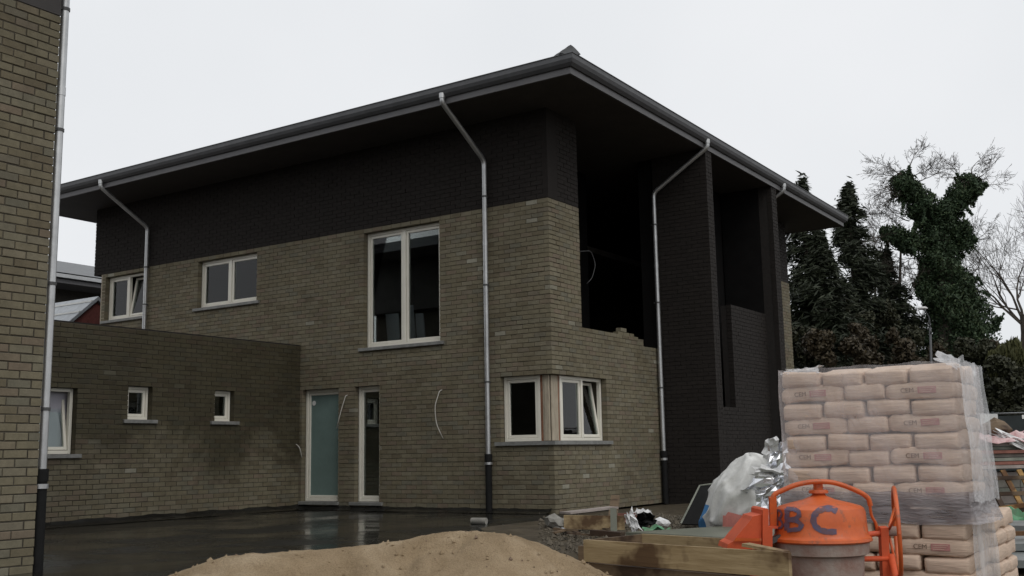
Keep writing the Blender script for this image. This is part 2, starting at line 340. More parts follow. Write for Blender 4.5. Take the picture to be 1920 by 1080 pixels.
# ------------------------------------------------------------------ ground
def sst(a, b, x):
    t = np.clip((x-a)/(b-a), 0, 1); return t*t*(3-2*t)
def gz(x, y):
    x = np.asarray(x, float); y = np.asarray(y, float)
    near = sst(-3.6, -7.0, y)*sst(2.0, 3.3, x)
    far = sst(30, 60, np.hypot(x-4, y+6))
    rough = 0.05*fbm(x*1.9, y*1.9, 3, 4)*sst(0.6, 1.4, x)*(1-far)*(1-sst(-2.4, -4.6, y)*(1-sst(1.8, 2.6, x)))
    return -0.45*near - 0.005 + rough - 0.03*(1-sst(0.1, 0.6, x)) - 0.03*sst(-2.4, -4.6, y)*(1-sst(1.8, 2.3, x))
def ground():
    def axis(c0, c1, fine, far):
        a = list(np.arange(c0, c1+1e-6, fine)); s = fine; q = c1
        while q < far: s *= 1.35; q += s; a.append(q)
        s = fine; q = c0
        while q > -far: s *= 1.35; q -= s; a.insert(0, q)
        return np.array(a)
    xs = axis(-6, 12, 0.16, 500); ys = axis(-14, 8, 0.16, 500)
    X, Y = np.meshgrid(xs, ys); Z = gz(X, Y); nx, ny = len(xs), len(ys)
    me = bpy.data.meshes.new('ground'); i = np.arange(nx*ny).reshape(ny, nx)
    q = np.stack([i[:-1, :-1], i[:-1, 1:], i[1:, 1:], i[1:, :-1]], -1).reshape(-1, 4)
    me.from_pydata(np.stack([X, Y, Z], -1).reshape(-1, 3).tolist(), [], q.tolist()); me.materials.append(M['mud'])
    me.polygons.foreach_set('use_smooth', [True]*len(q))
    tag(link('ground', me), kind='structure')
ground()
# the black wet sheet between the two houses, with its edge turned up against the walls
def courtyard():
    xs = np.arange(-5.49, 2.3, 0.12); ys = np.arange(-11.0, -0.004, 0.12); X, Y = np.meshgrid(xs, ys)
    Z = 0.006 + 0.010*fbm(X*1.1, Y*1.1, 5, 3); lim = 0.62+1.45*sst(-2.4, -4.6, Y); Z -= 0.06*sst(-0.25, 0.0, X-lim)
    nx, ny = len(xs), len(ys); i = np.arange(nx*ny).reshape(ny, nx)
    q = np.stack([i[:-1, :-1], i[:-1, 1:], i[1:, 1:], i[1:, :-1]], -1).reshape(-1, 4); q = q[(X-lim)[:-1, :-1].reshape(-1) < 0.06]
    me = bpy.data.meshes.new('wet_paving'); me.from_pydata(np.stack([X, Y, Z], -1).reshape(-1, 3).tolist(), [], q.tolist())
    me.materials.append(M['bitumen']); me.polygons.foreach_set('use_smooth', [True]*len(q))
    tag(link('wet_paving', me), kind='structure')
    def upstand(name, f, n, h0):
        b = MB(); rows = []
        for k in range(n+1):
            t = k/n; j = 0.004*math.sin(k*1.7)+0.006*math.sin(k*0.63+1)
            rows.append([f(t, 0.20+j, 0.012), f(t, 0.10+j, 0.028+abs(j)), f(t, 0.035, 0.05+j), f(t, 0.022, h0+j*1.5), f(t, -0.004, h0+0.008+j*1.5)])
        for r in rows: b.v.extend([tuple(q) for q in r])
        for k in range(n):
            for m in range(4): b.f.append((k*5+m, k*5+m+1, (k+1)*5+m+1, (k+1)*5+m)); b.mi.append(0)
        tag(b.build(name, M['bitumen'], None, True), kind='structure')
    upstand('paving_upstand', lambda t, d, z: (-5.46+5.40*t, -d, z), 60, 0.07)
    upstand('paving_upstand', lambda t, d, z: (-5.5+d, -6.55*(1-t), z), 60, 0.085)
courtyard()

# ------------------------------------------------------------------ brickwork
CO, BL, BH, PL = 0.075, 0.21, 0.065, 0.22          # course, brick length and height, module
def lay(u0, u1, z0, z1, holes=(), quoin0=False, phase=0, top=None):
    """bricks (ua, ub, z) of one wall face; u runs along the wall"""
    res = []; n = int(round((z1-z0)/CO))
    for i in range(n):
        z = z0 + i*CO; zm = z + BH/2
        a, b = u0, u1
        if top: b = min(b, top(zm))
        off = 0.0 if (i+phase) % 2 == 0 else 0.11
        if quoin0 and off: a = u0 + 0.11
        iv = [(a, b)]
        for h0, h1, hz0, hz1 in holes:
            if hz0 < zm < hz1:
                nv = []
                for p, q in iv:
                    if h0 > p: nv.append((p, min(q, h0)))
                    if h1 < q: nv.append((max(p, h1), q))
                    if h1 <= p or h0 >= q:
                        nv = [w_ for w_ in nv if w_ != (p, min(q, h0)) and w_ != (max(p, h1), q)]; nv.append((p, q))
                iv = [w_ for w_ in nv if w_[1]-w_[0] > 0.03]
        for p, q in iv:
            k = math.floor((p-u0-off)/PL); row = []
            while True:
                s = u0 + off + k*PL; e = s + BL; k += 1
                if s >= q - 0.02: break
                ca, cb = max(s, p), min(e, q)
                if cb - ca > 0.045: row.append([ca, cb])
            if not row: row = [[p, q]]
            if row[0][0] - p < 0.06: row[0][0] = p                    # cut bricks close the jambs flush
            else: row.insert(0, [p, row[0][0]-0.01])
            if q - row[-1][1] < 0.06: row[-1][1] = q
            else: row.append([row[-1][1]+0.01, q])
            res += [(r_[0], r_[1], z) for r_ in row]
    return res
def frame_of(kind, c):
    # (u, d, z) -> world; d grows outwards from the wall face
    if kind == '-y': return lambda u, d, z: (-u, c-d, z)            # u runs to -x
    if kind == '+x': return lambda u, d, z: (c+d, u, z)             # u runs to +y
    if kind == '+x-': return lambda u, d, z: (c+d, -u, z)           # u runs to -y
    if kind == '-y+': return lambda u, d, z: (u, c-d, z)            # u runs to +x
    if kind == '+y': return lambda u, d, z: (-u, c+d, z)
def brick_mesh(name, bricks, fr, mat, depth=0.10):
    b = np.array([(p, q, z) for p, q, z in bricks]); n = len(b)
    d = RNG.normal(0, 0.0016, n); V = np.zeros((n, 5, 4, 3))
    u0, u1, z0 = b[:, 0], b[:, 1], b[:, 2] + RNG.normal(0, 0.0012, n); z1 = z0 + BH
    c = {}
    for i, u in enumerate((u0, u1)):
        for j, dd in enumerate((np.full(n, -depth), d)):
            for k, z in enumerate((z0, z1)): c[i, j, k] = np.stack(fr(u, dd, z), -1) if False else np.stack([np.broadcast_to(q, n) for q in fr(u, dd, z)], -1)
    F = [((0, 1, 0), (1, 1, 0), (1, 1, 1), (0, 1, 1)), ((0, 0, 0), (0, 1, 0), (0, 1, 1), (0, 0, 1)), ((1, 1, 0), (1, 0, 0), (1, 0, 1), (1, 1, 1)),
         ((0, 1, 1), (1, 1, 1), (1, 0, 1), (0, 0, 1)), ((0, 0, 0), (1, 0, 0), (1, 1, 0), (0, 1, 0))]
    for f, q in enumerate(F):
        for v, k in enumerate(q): V[:, f, v] = c[k]
    me = np_quads(name, V.reshape(-1, 4, 3), mat, np.repeat(RNG.random(n), 5)); fix = bmesh.new(); fix.from_mesh(me)
    bmesh.ops.remove_doubles(fix, verts=fix.verts, dist=1e-5) if False else None
    fix.free(); return me
_one = {}
def solo_bricks(bricks, fr, mat, parent, key):
    if key not in _one:
        b = MB(); P0 = Vector(fr(0, 0, 0)); U = Vector(fr(1, 0, 0))-P0; D = Vector(fr(0, 1, 0))-P0
        c = 0.004; vs_ = []                                          # front edges slightly worn
        for du, dd, dz in ((0, -0.1, 0), (1, -0.1, 0), (1, -0.1, 1), (0, -0.1, 1), (0, -c, 0), (1, -c, 0), (1, -c, 1), (0, -c, 1)):
            vs_.append(U*(du*BL) + D*dd + Vector((0, 0, dz*BH)))
        for du, dz in ((0, 0), (1, 0), (1, 1), (0, 1)):
            vs_.append(U*(c+du*(BL-2*c)) + Vector((0, 0, c+dz*(BH-2*c))))
        b.add(vs_, [(0, 1, 5, 4), (1, 2, 6, 5), (2, 3, 7, 6), (3, 0, 4, 7), (4, 5, 9, 8), (5, 6, 10, 9), (6, 7, 11, 10), (7, 4, 8, 11), (8, 9, 10, 11)])
        _one[key] = b.mesh('brick', mat)
    P0 = Vector(fr(0, 0, 0)); U = Vector(fr(1, 0, 0))-P0; pi = world_of(parent).inverted()
    for p, q, z in bricks:
        o = bpy.data.objects.new('brick', _one[key]); col.objects.link(o); o.parent = parent; o.matrix_parent_inverse = pi
        o.location = Vector(fr(p, random.gauss(0, 0.0022), z + random.gauss(0, 0.0012)))
        k = (q-p)/BL; o.scale = (k if abs(U.x) > 0.5 else 1, k if abs(U.y) > 0.5 else 1, 1)
        o.rotation_euler = (random.gauss(0, 0.004), random.gauss(0, 0.004), random.gauss(0, 0.004))
def backing(b, fr, u0, u1, z0, z1, holes, d0=-0.30, d1=-0.009):
    holes = [(h[0]-0.007, h[1]+0.007, h[2]-0.004, h[3]+0.012) for h in holes]; u0 += 0.007; u1 -= 0.007
    us = sorted({u0, u1, *[h for q in holes for h in q[:2] if u0 < h < u1]}); zs = sorted({z0, z1, *[h for q in holes for h in q[2:] if z0 < h < z1]})
    for z_a, z_b in zip(zs, zs[1:]):
        run = None
        for ua, ub in zip(us, us[1:]):
            um, zm = (ua+ub)/2, (z_a+z_b)/2
            if any(h[0] < um < h[1] and h[2] < zm < h[3] for h in holes):
                if run: emit(b, fr, run, z_a, z_b, d0, d1); run = None
            else: run = (run[0], ub) if run else (ua, ub)
        if run: emit(b, fr, run, z_a, z_b, d0, d1)
def emit(b, fr, run, z0, z1, d0, d1):
    p = [fr(u, d, z) for z in (z0, z1) for u, d in ((run[0], d0), (run[1], d0), (run[1], d1), (run[0], d1))]
    b.add(p, [(0, 1, 2, 3), (7, 6, 5, 4), (0, 4, 5, 1), (1, 5, 6, 2), (2, 6, 7, 3), (3, 7, 4, 0)])
def rank(bricks, fr):
    return sorted(bricks, key=lambda q: (Vector(fr((q[0]+q[1])/2, 0, q[2]))-CAM).length)

# ------------------------------------------------------------------ windows
def window(parent, fr, u0, u1, z0, z1, lights=1, tilt=(), d=-0.105, fw=0.055, glassm='glass', blind=None, sill=True, sill_ext=0.09, mull=None, label=None):
    """frame of two rails and two stiles, mullion, sashes, panes and stone sill; u, d, z in wall coordinates"""
    def bx(b, ua, ub, za, zb, da, db):
        p = [Vector(fr(u, dd, z)) for u in (ua, ub) for dd in (da, db) for z in (za, zb)]
        lo = [min(q[i] for q in p) for i in range(3)]; hi = [max(q[i] for q in p) for i in range(3)]
        b.bbox(lo[0], hi[0], lo[1], hi[1], lo[2], hi[2], 0.004)
    t = 0.065; b = MB()
    bx(b, u0+0.004, u0+fw, z0+0.003, z1-0.004, d-t, d); bx(b, u1-fw, u1-0.004, z0+0.003, z1-0.004, d-t, d)
    bx(b, u0+fw-0.001, u1-fw+0.001, z0+0.003, z0+fw, d-t, d-0.001); bx(b, u0+fw-0.001, u1-fw+0.001, z1-fw, z1-0.004, d-t, d-0.001)
    wdw = b.build('window', M['frame'], parent)
    if label: wdw['label'] = label
    ed = [u0+fw] + ([mull] if mull else [u0+fw+(u1-u0-2*fw)*k/lights for k in range(1, lights)]) + [u1-fw]
    for m in ed[1:-1]:
        b = MB(); bx(b, m-0.032, m+0.032, z0+fw-0.002, z1-fw+0.002, d-t, d+0.004); b.build('mullion', M['frame'], wdw)
    for k in range(len(ed)-1):
        a = ed[k] + (0.032 if k else 0); c = ed[k+1] - (0.032 if k < len(ed)-2 else 0); s = 0.05
        b = MB()
        bx(b, a+0.003, a+s, z0+fw+0.003, z1-fw-0.003, d-0.055, d-0.012); bx(b, c-s, c-0.003, z0+fw+0.003, z1-fw-0.003, d-0.055, d-0.012)
        bx(b, a+s-0.001, c-s+0.001, z0+fw+0.003, z0+fw+s, d-0.055, d-0.013); bx(b, a+s-0.001, c-s+0.001, z1-fw-s, z1-fw-0.003, d-0.055, d-0.013)
        sash = b.build('sash', M['frame'], wdw)
        b = MB(); p = [fr(u, d-0.034, z) for u, z in ((a+s, z0+fw+s), (c-s, z0+fw+s), (c-s, z1-fw-s), (a+s, z1-fw-s))]
        nrm = Vector(fr(0, -1, 0))-Vector(fr(0, 0, 0)); b.prism(p, nrm*0.008); pane = b.build('pane', M[glassm], wdw)
        if k in tilt:                                                # bottom-hung sash tipped into the room
            U = (Vector(fr(1, 0, 0))-Vector(fr(0, 0, 0))); piv = Vector(fr(a, d-0.05, z0+fw+0.01)); ang = R(9)
            inw = Vector(fr(0, -1, 0))-Vector(fr(0, 0, 0)); sg = 1 if U.cross(Vector((0, 0, 1))).dot(inw) < 0 else -1
            Rm = Matrix.Translation(piv) @ Matrix.Rotation(-sg*ang, 4, U) @ Matrix.Translation(-piv)
            for o in (sash, pane): o.data.transform(Rm)
    if blind:
        b = MB(); p = [fr(u, d-0.13, z) for u, z in ((u0+0.01, z0+0.01), (u1-0.01, z0+0.01), (u1-0.01, z1-0.01), (u0+0.01, z1-0.01))]
        b.prism(p, (Vector(fr(0, -1, 0))-Vector(fr(0, 0, 0)))*0.006); b.build('blind', M[blind], wdw)
    if sill:
        b = MB(); bx(b, u0-sill_ext, u1+sill_ext, z0-0.058, z0-0.001, d-0.06, 0.045); b.build('sill', M['sill'], wdw)
    return wdw

# ------------------------------------------------------------------ the corner house
EB, EO = 6.525, 1.142                              # underside of the eave, overhang
W0, W1, D1 = -11.93, 0.0, 11.42
HTOP = 5.025
house = empty('house', (0, 0, 0))
tag(house, 'two-storey olive brick house with dark upper band and wide hipped eaves', 'house')
fl = frame_of('-y', 0.0); frr = frame_of('+x', 0.0)
LH = [(2.22, 3.95, 2.85, 4.95), (3.575, 4.15, 0.15, 2.175), (4.54, 5.45, 0.15, 2.175), (6.72, 8.45, 3.975, 4.95), (10.13, 11.50, 3.975, 4.95), (-0.2, 1.0, 1.125, 2.175)]
RH = [(-0.2, 1.76, 1.125, 2.175)]
def stub(zm):                                      # the half-demolished parapet steps down in whole courses
    if zm < 2.83: return 3.86
    if zm < 2.97: return 3.30 - (zm-2.83)*2.2
    if zm < 5.03: return 0.975
    return 0.975
lb = lay(0, 11.62, 0, HTOP, LH, True, 0)
rb = lay(0, 3.86, 0, HTOP, RH, True, 1, stub)
rb = [q for q in rb if not (q[2] > 2.96 and q[0] > 0.98)]
rb += [(2.25, 2.46, 2.97), (2.47, 2.68, 2.97), (2.70, 2.85, 2.97), (2.36, 2.57, 3.045)]
b = MB(); backing(b, fl, 0.0095, 11.62, 0, HTOP+0.002, LH)
wallL = b.build('brick_wall', M['hmortar'], house); wallL['label'] = 'long brick wall with two doors and three upper windows'
b = MB(); backing(b, frr, 0.31, 0.97, 0, HTOP+0.002, RH); backing(b, frr, 0.972, 3.85, 0, 2.83, RH); b.box(-0.20, -0.012, 0.98, 3.25, 2.8302, 2.965)
wallR = b.build('brick_wall', M['hmortar'], house); wallR['label'] = 'short brick wall under the open loggia with broken top'
everyb = [('L', q) for q in lb] + [('R', q) for q in rb]
everyb.sort(key=lambda k: (Vector((fl if k[0] == 'L' else frr)((k[1][0]+k[1][1])/2, 0, k[1][2]))-CAM).length)
solo_bricks([q for s, q in everyb[:300] if s == 'L'], fl, M['brick_solo'], wallL, 'L')
solo_bricks([q for s, q in everyb[:300] if s == 'R'], frr, M['brick_solo'], wallR, 'R')
for s, par, fr_ in (('L', wallL, fl), ('R', wallR, frr)):
    tag(link('brickwork', brick_mesh('brickwork', [q for k, q in everyb[300:] if k == s], fr_, M['brick']), par), kind='stuff')
# dark upper band, bay, pier and loggia
def dark(fr, u0, u1, z0, z1, label, holes=(), q0=False, d0=-0.30, phase=0):
    b = MB(); backing(b, fr, u0+(0.0095 if q0 else 0), u1, z0, z1, list(holes), d0)
    o = b.build('dark_wall', M['dmortar'], house); o['label'] = label
    tag(link('brickwork', brick_mesh('brickwork', lay(u0, u1, z0+0.006, z1, holes, q0, phase), fr, M['dbrick']), o), kind='stuff'); return o
Z1 = 6.54
dark(fl, 0, 11.93, HTOP+0.003, Z1, 'dark brick band under the long eave', (), True)
dark(frr, 0.0 + 0.30, 0.97, HTOP+0.003, Z1, 'dark brick above the corner pillar', (), False)
_b = MB(); _b.box(-0.102, -0.001, 0.002, 0.31, HTOP+0.004, Z1); _b.build('dark_quoin', M['dbrick'], house)
dark(frame_of('-y+', 3.86), 0.0, 1.12, -0.05, Z1, 'dark brick side of the projecting bay', (), False, -0.29)
dark(frame_of('+x', 1.12), 3.968, 4.13, -0.05, Z1, 'dark brick fin at the near end of the bay', (), False, -0.30)
dark(frame_of('+x', 1.12), 7.36, 7.66, -0.05, Z1, 'dark brick fin at the far end of the bay', (), False, -0.30)
dark(frame_of('+x', 0.85), 4.10, 7.355, -0.05, 3.76, 'dark brown brick panel inside the bay', [(4.05, 5.42, 1.725, 3.9)], False, -0.22)
dark(frame_of('+x', 0.0), 7.67, 10.20, -0.05, Z1, 'dark brick behind the far downpipe')
dark(frame_of('+x', 0.0), 10.20, 11.42, HTOP, Z1, 'dark brick above the far pier')
fp = frame_of('+x', 0.012); b = MB(); backing(b, fp, 10.21, 11.42, 0, HTOP-0.002, [])
wp = b.build('brick_wall', M['hmortar'], house); wp['label'] = 'olive brick pier at the far corner'
tag(link('brickwork', brick_mesh('brickwork', lay(10.21, 11.42, 0, HTOP-0.01, (), False, 0), fp, M['brick']), wp), kind='stuff')
# loggia and structure behind the facades
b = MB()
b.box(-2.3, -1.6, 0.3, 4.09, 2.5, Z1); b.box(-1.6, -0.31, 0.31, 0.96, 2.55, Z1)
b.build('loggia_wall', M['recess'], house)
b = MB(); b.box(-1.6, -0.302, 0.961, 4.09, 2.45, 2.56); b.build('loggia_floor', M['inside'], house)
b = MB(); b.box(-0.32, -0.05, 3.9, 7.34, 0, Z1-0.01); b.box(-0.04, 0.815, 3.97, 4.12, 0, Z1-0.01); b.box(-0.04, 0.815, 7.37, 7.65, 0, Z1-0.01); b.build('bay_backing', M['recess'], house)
b = MB()
b.box(W0+0.31, -0.31, 0.31, 11.1, 2.42, 2.62); b.box(W0+0.31, -2.31, 0.31, 11.1, 5.22, 5.34)
b.box(W0+0.31, -2.32, 4.2, 4.3, 0.0, 5.22); b.box(W0+0.31, -0.31, 0.31, 11.1, -0.06, -0.01)
b.box(-6.3, -6.2, 0.31, 4.2, 0, 5.22); b.box(-4.45, -4.37, 0.31, 4.2, 0, 2.42)
b.box(-0.60, -0.5, 2.2, 3.7, 0, 2.4)
b.build('interior_walls', M['inside'], house)
b = MB(); b.box(W0, W0+0.3, 0.302, 11.42, HTOP, Z1); b.box(-11.62, -11.32, 0.302, 11.42, -0.05, HTOP+0.003); b.box(W0, -0.3, 11.12, 11.41, -0.05, Z1); b.box(-11.93, -11.32, 0.02, 0.30, HTOP+0.0025, HTOP+0.02)
b.build('rear_walls', M['dmortar'], house)
b = MB(); b.box(-11.66, -11.522, 0.004, 0.12, 3.9, HTOP-0.004); b.build('corner_board', M['plaster'], house)
# windows of the house
window(house, fl, 2.22, 3.95, 2.85, 4.95, 2, label='tall two-pane upper window beside the downpipe')
window(house, fl, 6.72, 8.45, 3.975, 4.95, 2, blind='blind', label='wide two-pane upper window with pale panes')
window(house, fl, 10.13, 11.50, 3.975, 4.95, 2, tilt=(0,), label='two-pane upper window with one sash tilted open')
window(house, fl, 3.575, 4.15, 0.15, 2.175, 1, label='narrow full-height window next to the door')
dr = window(house, fl, 4.54, 5.45, 0.15, 2.175, 1, glassm='frost', sill_ext=0.03, label='glazed door with frosted teal pane')
b = MB(); ctr = Vector(fl(5.27, -0.131, 1.93)); b.lathe([(0.0, 0), (0.045, 0), (0.045, 0.003), (0, 0.003)], ctr, 14, (1, 0, 0), (0, 0, 1), (0, -1, 0)); b.build('sticker', M['white'], dr)
window(house, fl, 0.30, 1.0, 1.125, 2.175, 1, sill=False, label='left half of the corner window')
window(house, frr, 0.39, 1.76, 1.125, 2.175, 2, tilt=(1,), sill=False, mull=1.09, label='right half of the corner window, one sash tilted')
b = MB(); b.prism([(-1.10, -0.045, 1.066), (0.045, -0.045, 1.066), (0.045, 1.86, 1.066), (-0.16, 1.86, 1.066), (-0.16, 0.16, 1.066), (-1.10, 0.16, 1.066)], (0, 0, 0.058)); b.build('corner_sill', M['sill'], house)
b = MB(); b.bbox(-0.255, -0.13, 0.105, 0.125, 1.13, 2.17, 0.003); b.bbox(-0.125, -0.105, 0.13, 0.25, 1.13, 2.17, 0.003); b.bbox(-0.135, -0.113, 0.254, 0.345, 1.13, 2.17, 0.003); b.bbox(-0.21, -0.13, 0.085, 0.104, 1.13, 2.17, 0.003)
cp_ = b.build('corner_post', M['plaster'], house)
b = MB(); b.box(-0.298, -0.258, 0.11, 0.16, 1.13, 2.17); b.box(-0.17, -0.118, 0.348, 0.386, 1.13, 2.17); b.build('foam_strip', M['foam'], cp_)
b = MB(); b.beam((-3.72, 0.62, 2.63), (-3.70, 0.50, 3.50), 0.30, 0.02, (0, 1, 0)); b.beam((-3.30, 0.64, 2.63), (-3.30, 0.52, 3.62), 0.16, 0.02, (0, 1, 0)); b.beam((-3.08, 0.60, 2.63), (-3.06, 0.50, 3.45), 0.18, 0.02, (0, 1, 0)); tag(b.build('leaning_boards', M['blind']), 'pale boards leaning inside the tall upper window', 'boards')
# roof with fascia, gutter, soffit
def ring(prof, name, mat, parent, close=False):
    b = MB(); n = len(prof)
    for o, z in prof:
        e = EO+o; b.v.extend([(W0-e, -e, z), (W1+e, -e, z), (W1+e, D1+e, z), (W0-e, D1+e, z)])
    for i in range(n if close else n-1):
        j = (i+1) % n
        for k in range(4): b.f.append((i*4+k, i*4+(k+1) % 4, j*4+(k+1) % 4, j*4+k)); b.mi.append(0)
    return b.build(name, mat, parent)
rz = 6.80; run = (D1/2+EO); ph = math.tan(R(17))
b = MB(); e = EO+0.05; x0, x1, y0, y1 = W0-e, W1+e, -e, D1+e; hh = (y1-y0)/2*ph
b.add([(x0, y0, rz), (x1, y0, rz), (x1, y1, rz), (x0, y1, rz), ((x0+x1)/2-0.25, (y0+y1)/2, rz+hh), ((x0+x1)/2+0.25, (y0+y1)/2, rz+hh)], [(0, 1, 5, 4), (1, 2, 5), (2, 3, 4, 5), (3, 0, 4), (0, 3, 2, 1)])
roof = b.build('roof', M['tile'], house)
ring([(-0.04, EB), (0, EB), (0, 6.79), (-0.04, 6.79)], 'fascia', M['fascia'], roof, True)
ring([(0.004, 6.800), (0.004, 6.640), (0.03, 6.628), (0.075, 6.672), (0.098, 6.722), (0.100, 6.790), (0.112, 6.796), (0.110, 6.806), (0.094, 6.804), (0.088, 6.73), (0.06, 6.69), (0.02, 6.68), (0.012, 6.800)], 'gutter', M['zincdark'], roof, True)
b = MB(); e = EO-0.04
b.prism([(W0-e, -e, EB+0.012), (W1+e, -e, EB+0.012), (W1+e, D1+e, EB+0.012), (W0-e, D1+e, EB+0.012)], (0, 0, 0.02)); b.build('soffit', M['soffit'], roof)
dg = Vector((-1, 1, ph)).normalized(); sd_ = Vector((1, 1, 0)).normalized(); nn = sd_.cross(dg); nn = nn if nn.z > 0 else -nn
for k in range(9):
    p = Vector((W1+EO+0.02, -EO-0.02, rz+0.005)) + dg*(k*0.36); b = MB(); prof = []
    for t in range(9):
        a = 1-t/4; prof.append((a*0.16, 0.135*(1-abs(a)**1.25)))
    q0 = [p + sd_*x + nn*(z+0.012) for x, z in prof]; q1 = [p + dg*0.40 + sd_*x*0.86 + nn*(z*0.86) for x, z in prof]
    v = q0+q1; b.add(v, [(i, i+1, 10+i, 9+i) for i in range(8)] + [tuple(range(9))]); b.build('hip_tile', M['tile'], roof)
# downpipes: swan neck from the gutter to the wall, zinc pipe, black foot
def smooth(pts, n=5):
    pts = [Vector(q) for q in pts]; res = [pts[0]]
    for a, m, c in zip(pts, pts[1:], pts[2:]):
        r = min(0.09, (m-a).length*0.45, (c-m).length*0.45); p = m + (a-m).normalized()*r; q = m + (c-m).normalized()*r
        for k in range(n+1): t = k/n; res.append(p*(1-t)**2 + m*2*t*(1-t) + q*t*t)
    res.append(pts[-1]); return res
def downpipe(parent, top, wall, label, foot=0.88, bot=-0.02, zb=(5.2, 3.7, 2.1), shoe=True, r=0.042):
    top = Vector(top); wall = Vector(wall); out_ = (top-wall); out_.z = 0; out_.normalize()
    b = MB(); b.tube(smooth([top, top - Vector((0, 0, 0.12)), wall, Vector((wall.x, wall.y, foot))]), r, 12)
    b.tube([top + Vector((0, 0, 0.03)), top - Vector((0, 0, 0.05))], r*1.25, 12)
    o = b.build('downpipe', M['zinc'], parent, True, 40); o['label'] = label
    for z in zb:
        q = MB(); c = Vector((wall.x, wall.y, z)); q.tube([c - Vector((0, 0, 0.014)), c + Vector((0, 0, 0.014))], r*1.22, 12); q.beam(c, c - out_*0.08, 0.02, 0.02); q.build('bracket', M['bracket'], o)
    for z in zb[:1]:
        q = MB(); c = Vector((wall.x, wall.y, z-0.8)); q.tube([c - Vector((0, 0, 0.04)), c + Vector((0, 0, 0.04))], r*1.1, 12); q.build('pipe_joint', M['zinc'], o, True, 40)
    if shoe:
        q = MB(); c = Vector((wall.x, wall.y, 0)); q.tube([c + Vector((0, 0, bot)), c + Vector((0, 0, foot+0.03))], r*1.28, 12); q.tube([c + Vector((0, 0, foot-0.05)), c + Vector((0, 0, foot+0.06))], r*1.5, 12)
        q.build('cast_foot', M['black'], o, True, 40)
        q = MB(); q.tube([c + Vector((0, 0, foot-0.11)), c + Vector((0, 0, foot-0.07))], r*1.62, 12); q.build('clamp', M['zinc'], o, True, 40)
    return o
g0 = EO+0.055
downpipe(house, (-1.22, -g0, 6.66), (-1.20, -0.075, 5.82), 'zinc downpipe on the long wall near the corner')
downpipe(house, (-10.10, -g0, 6.66), (-10.02, -0.075, 5.86), 'zinc downpipe at the far end of the long wall', 3.2, zb=(5.0, 4.2), shoe=False)
downpipe(house, (g0, 3.79, 6.66), (0.075, 3.74, 5.82), 'zinc downpipe beside the loggia')
downpipe(house, (g0, 7.95, 6.66), (0.075, 7.85, 5.82), 'zinc downpipe beyond the projecting bay')
downpipe(house, (-0.3, D1+g0, 6.66), (-0.25, D1+0.075, 5.82), 'zinc downpipe on the rear wall', 0.2, shoe=False)
def cable(parent, pts, r=0.008, m='cable', label=None):
    o = MB().tube(smooth(pts, 4), r, 6).build('cable', M[m], parent, True)
    if label: o['label'] = label
def hitp(px, py, ax, v):
    d = at(px, py, 1)-CAM; t = (v-CAM[ax])/d[ax]; return CAM+d*t
cable(house, [hitp(652, 741, 1, 0.01), hitp(648, 742, 1, -0.06), hitp(640, 768, 1, -0.10), hitp(631, 803, 1, -0.12)], label='pale cable end beside the door')
cable(house, [hitp(829, 731, 1, 0.01), hitp(824, 733, 1, -0.05), hitp(815, 762, 1, -0.10), hitp(818, 795, 1, -0.08), hitp(831, 823, 1, -0.02)], label='pale looped cable on the long wall')
cable(house, [hitp(566, 858, 1, -0.02), hitp(562, 838, 1, -0.06), hitp(550, 829, 1, -0.10)], label='pale cable end low in the inner corner')
cable(house, [(-0.28, 1.0, 4.30), hitp(1108, 470, 0, -0.2), hitp(1117, 496, 0, -0.15), hitp(1110, 522, 0, -0.15), hitp(1100, 532, 0, -0.2)], 0.006, 'bracket', 'thin dark cable loop in the loggia')

# ------------------------------------------------------------------ single-storey annex
annex = empty('annex', (-5.5, -3, 0)); tag(annex, 'low flat-topped brick annex with dark rain stains and three small windows', 'annex')
fa = frame_of('+x-', -5.5); AL = 6.6
AH = [(4.62, 5.56, 1.05, 2.025), (3.28, 3.73, 1.575, 2.1), (1.58, 2.01, 1.575, 2.1)]
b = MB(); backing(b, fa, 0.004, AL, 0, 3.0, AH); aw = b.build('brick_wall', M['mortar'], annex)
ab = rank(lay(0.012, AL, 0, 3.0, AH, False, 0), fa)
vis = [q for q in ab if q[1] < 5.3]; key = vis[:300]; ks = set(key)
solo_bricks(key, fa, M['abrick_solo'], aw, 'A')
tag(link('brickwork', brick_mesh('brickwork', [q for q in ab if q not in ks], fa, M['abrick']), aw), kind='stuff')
b = MB(); b.box(-5.82, -5.505, -AL-0.01, -0.012, 3.003, 3.018); b.build('coping', M['dmortar'], annex)
b = MB(); b.box(-11.3, -5.81, -AL, -0.012, 2.85, 2.9); b.box(-11.3, -11.0, -AL, -0.012, 0, 2.85); b.box(-11.0, -5.81, -AL, -AL+0.3, 0, 2.85); b.box(-11.0, -5.81, -4.25, -4.15, 0, 2.85); b.build('flat_roof', M['inside'], annex)
window(annex, fa, 4.62, 5.56, 1.05, 2.025, 1, tilt=(0,), blind='blind', label='larger annex window with its sash tilted open')
window(annex, fa, 3.28, 3.73, 1.575, 2.1, 1, fw=0.045, label='small square annex window in the middle')
window(annex, fa, 1.58, 2.01, 1.575, 2.1, 1, fw=0.045, label='small square annex window nearest the door')

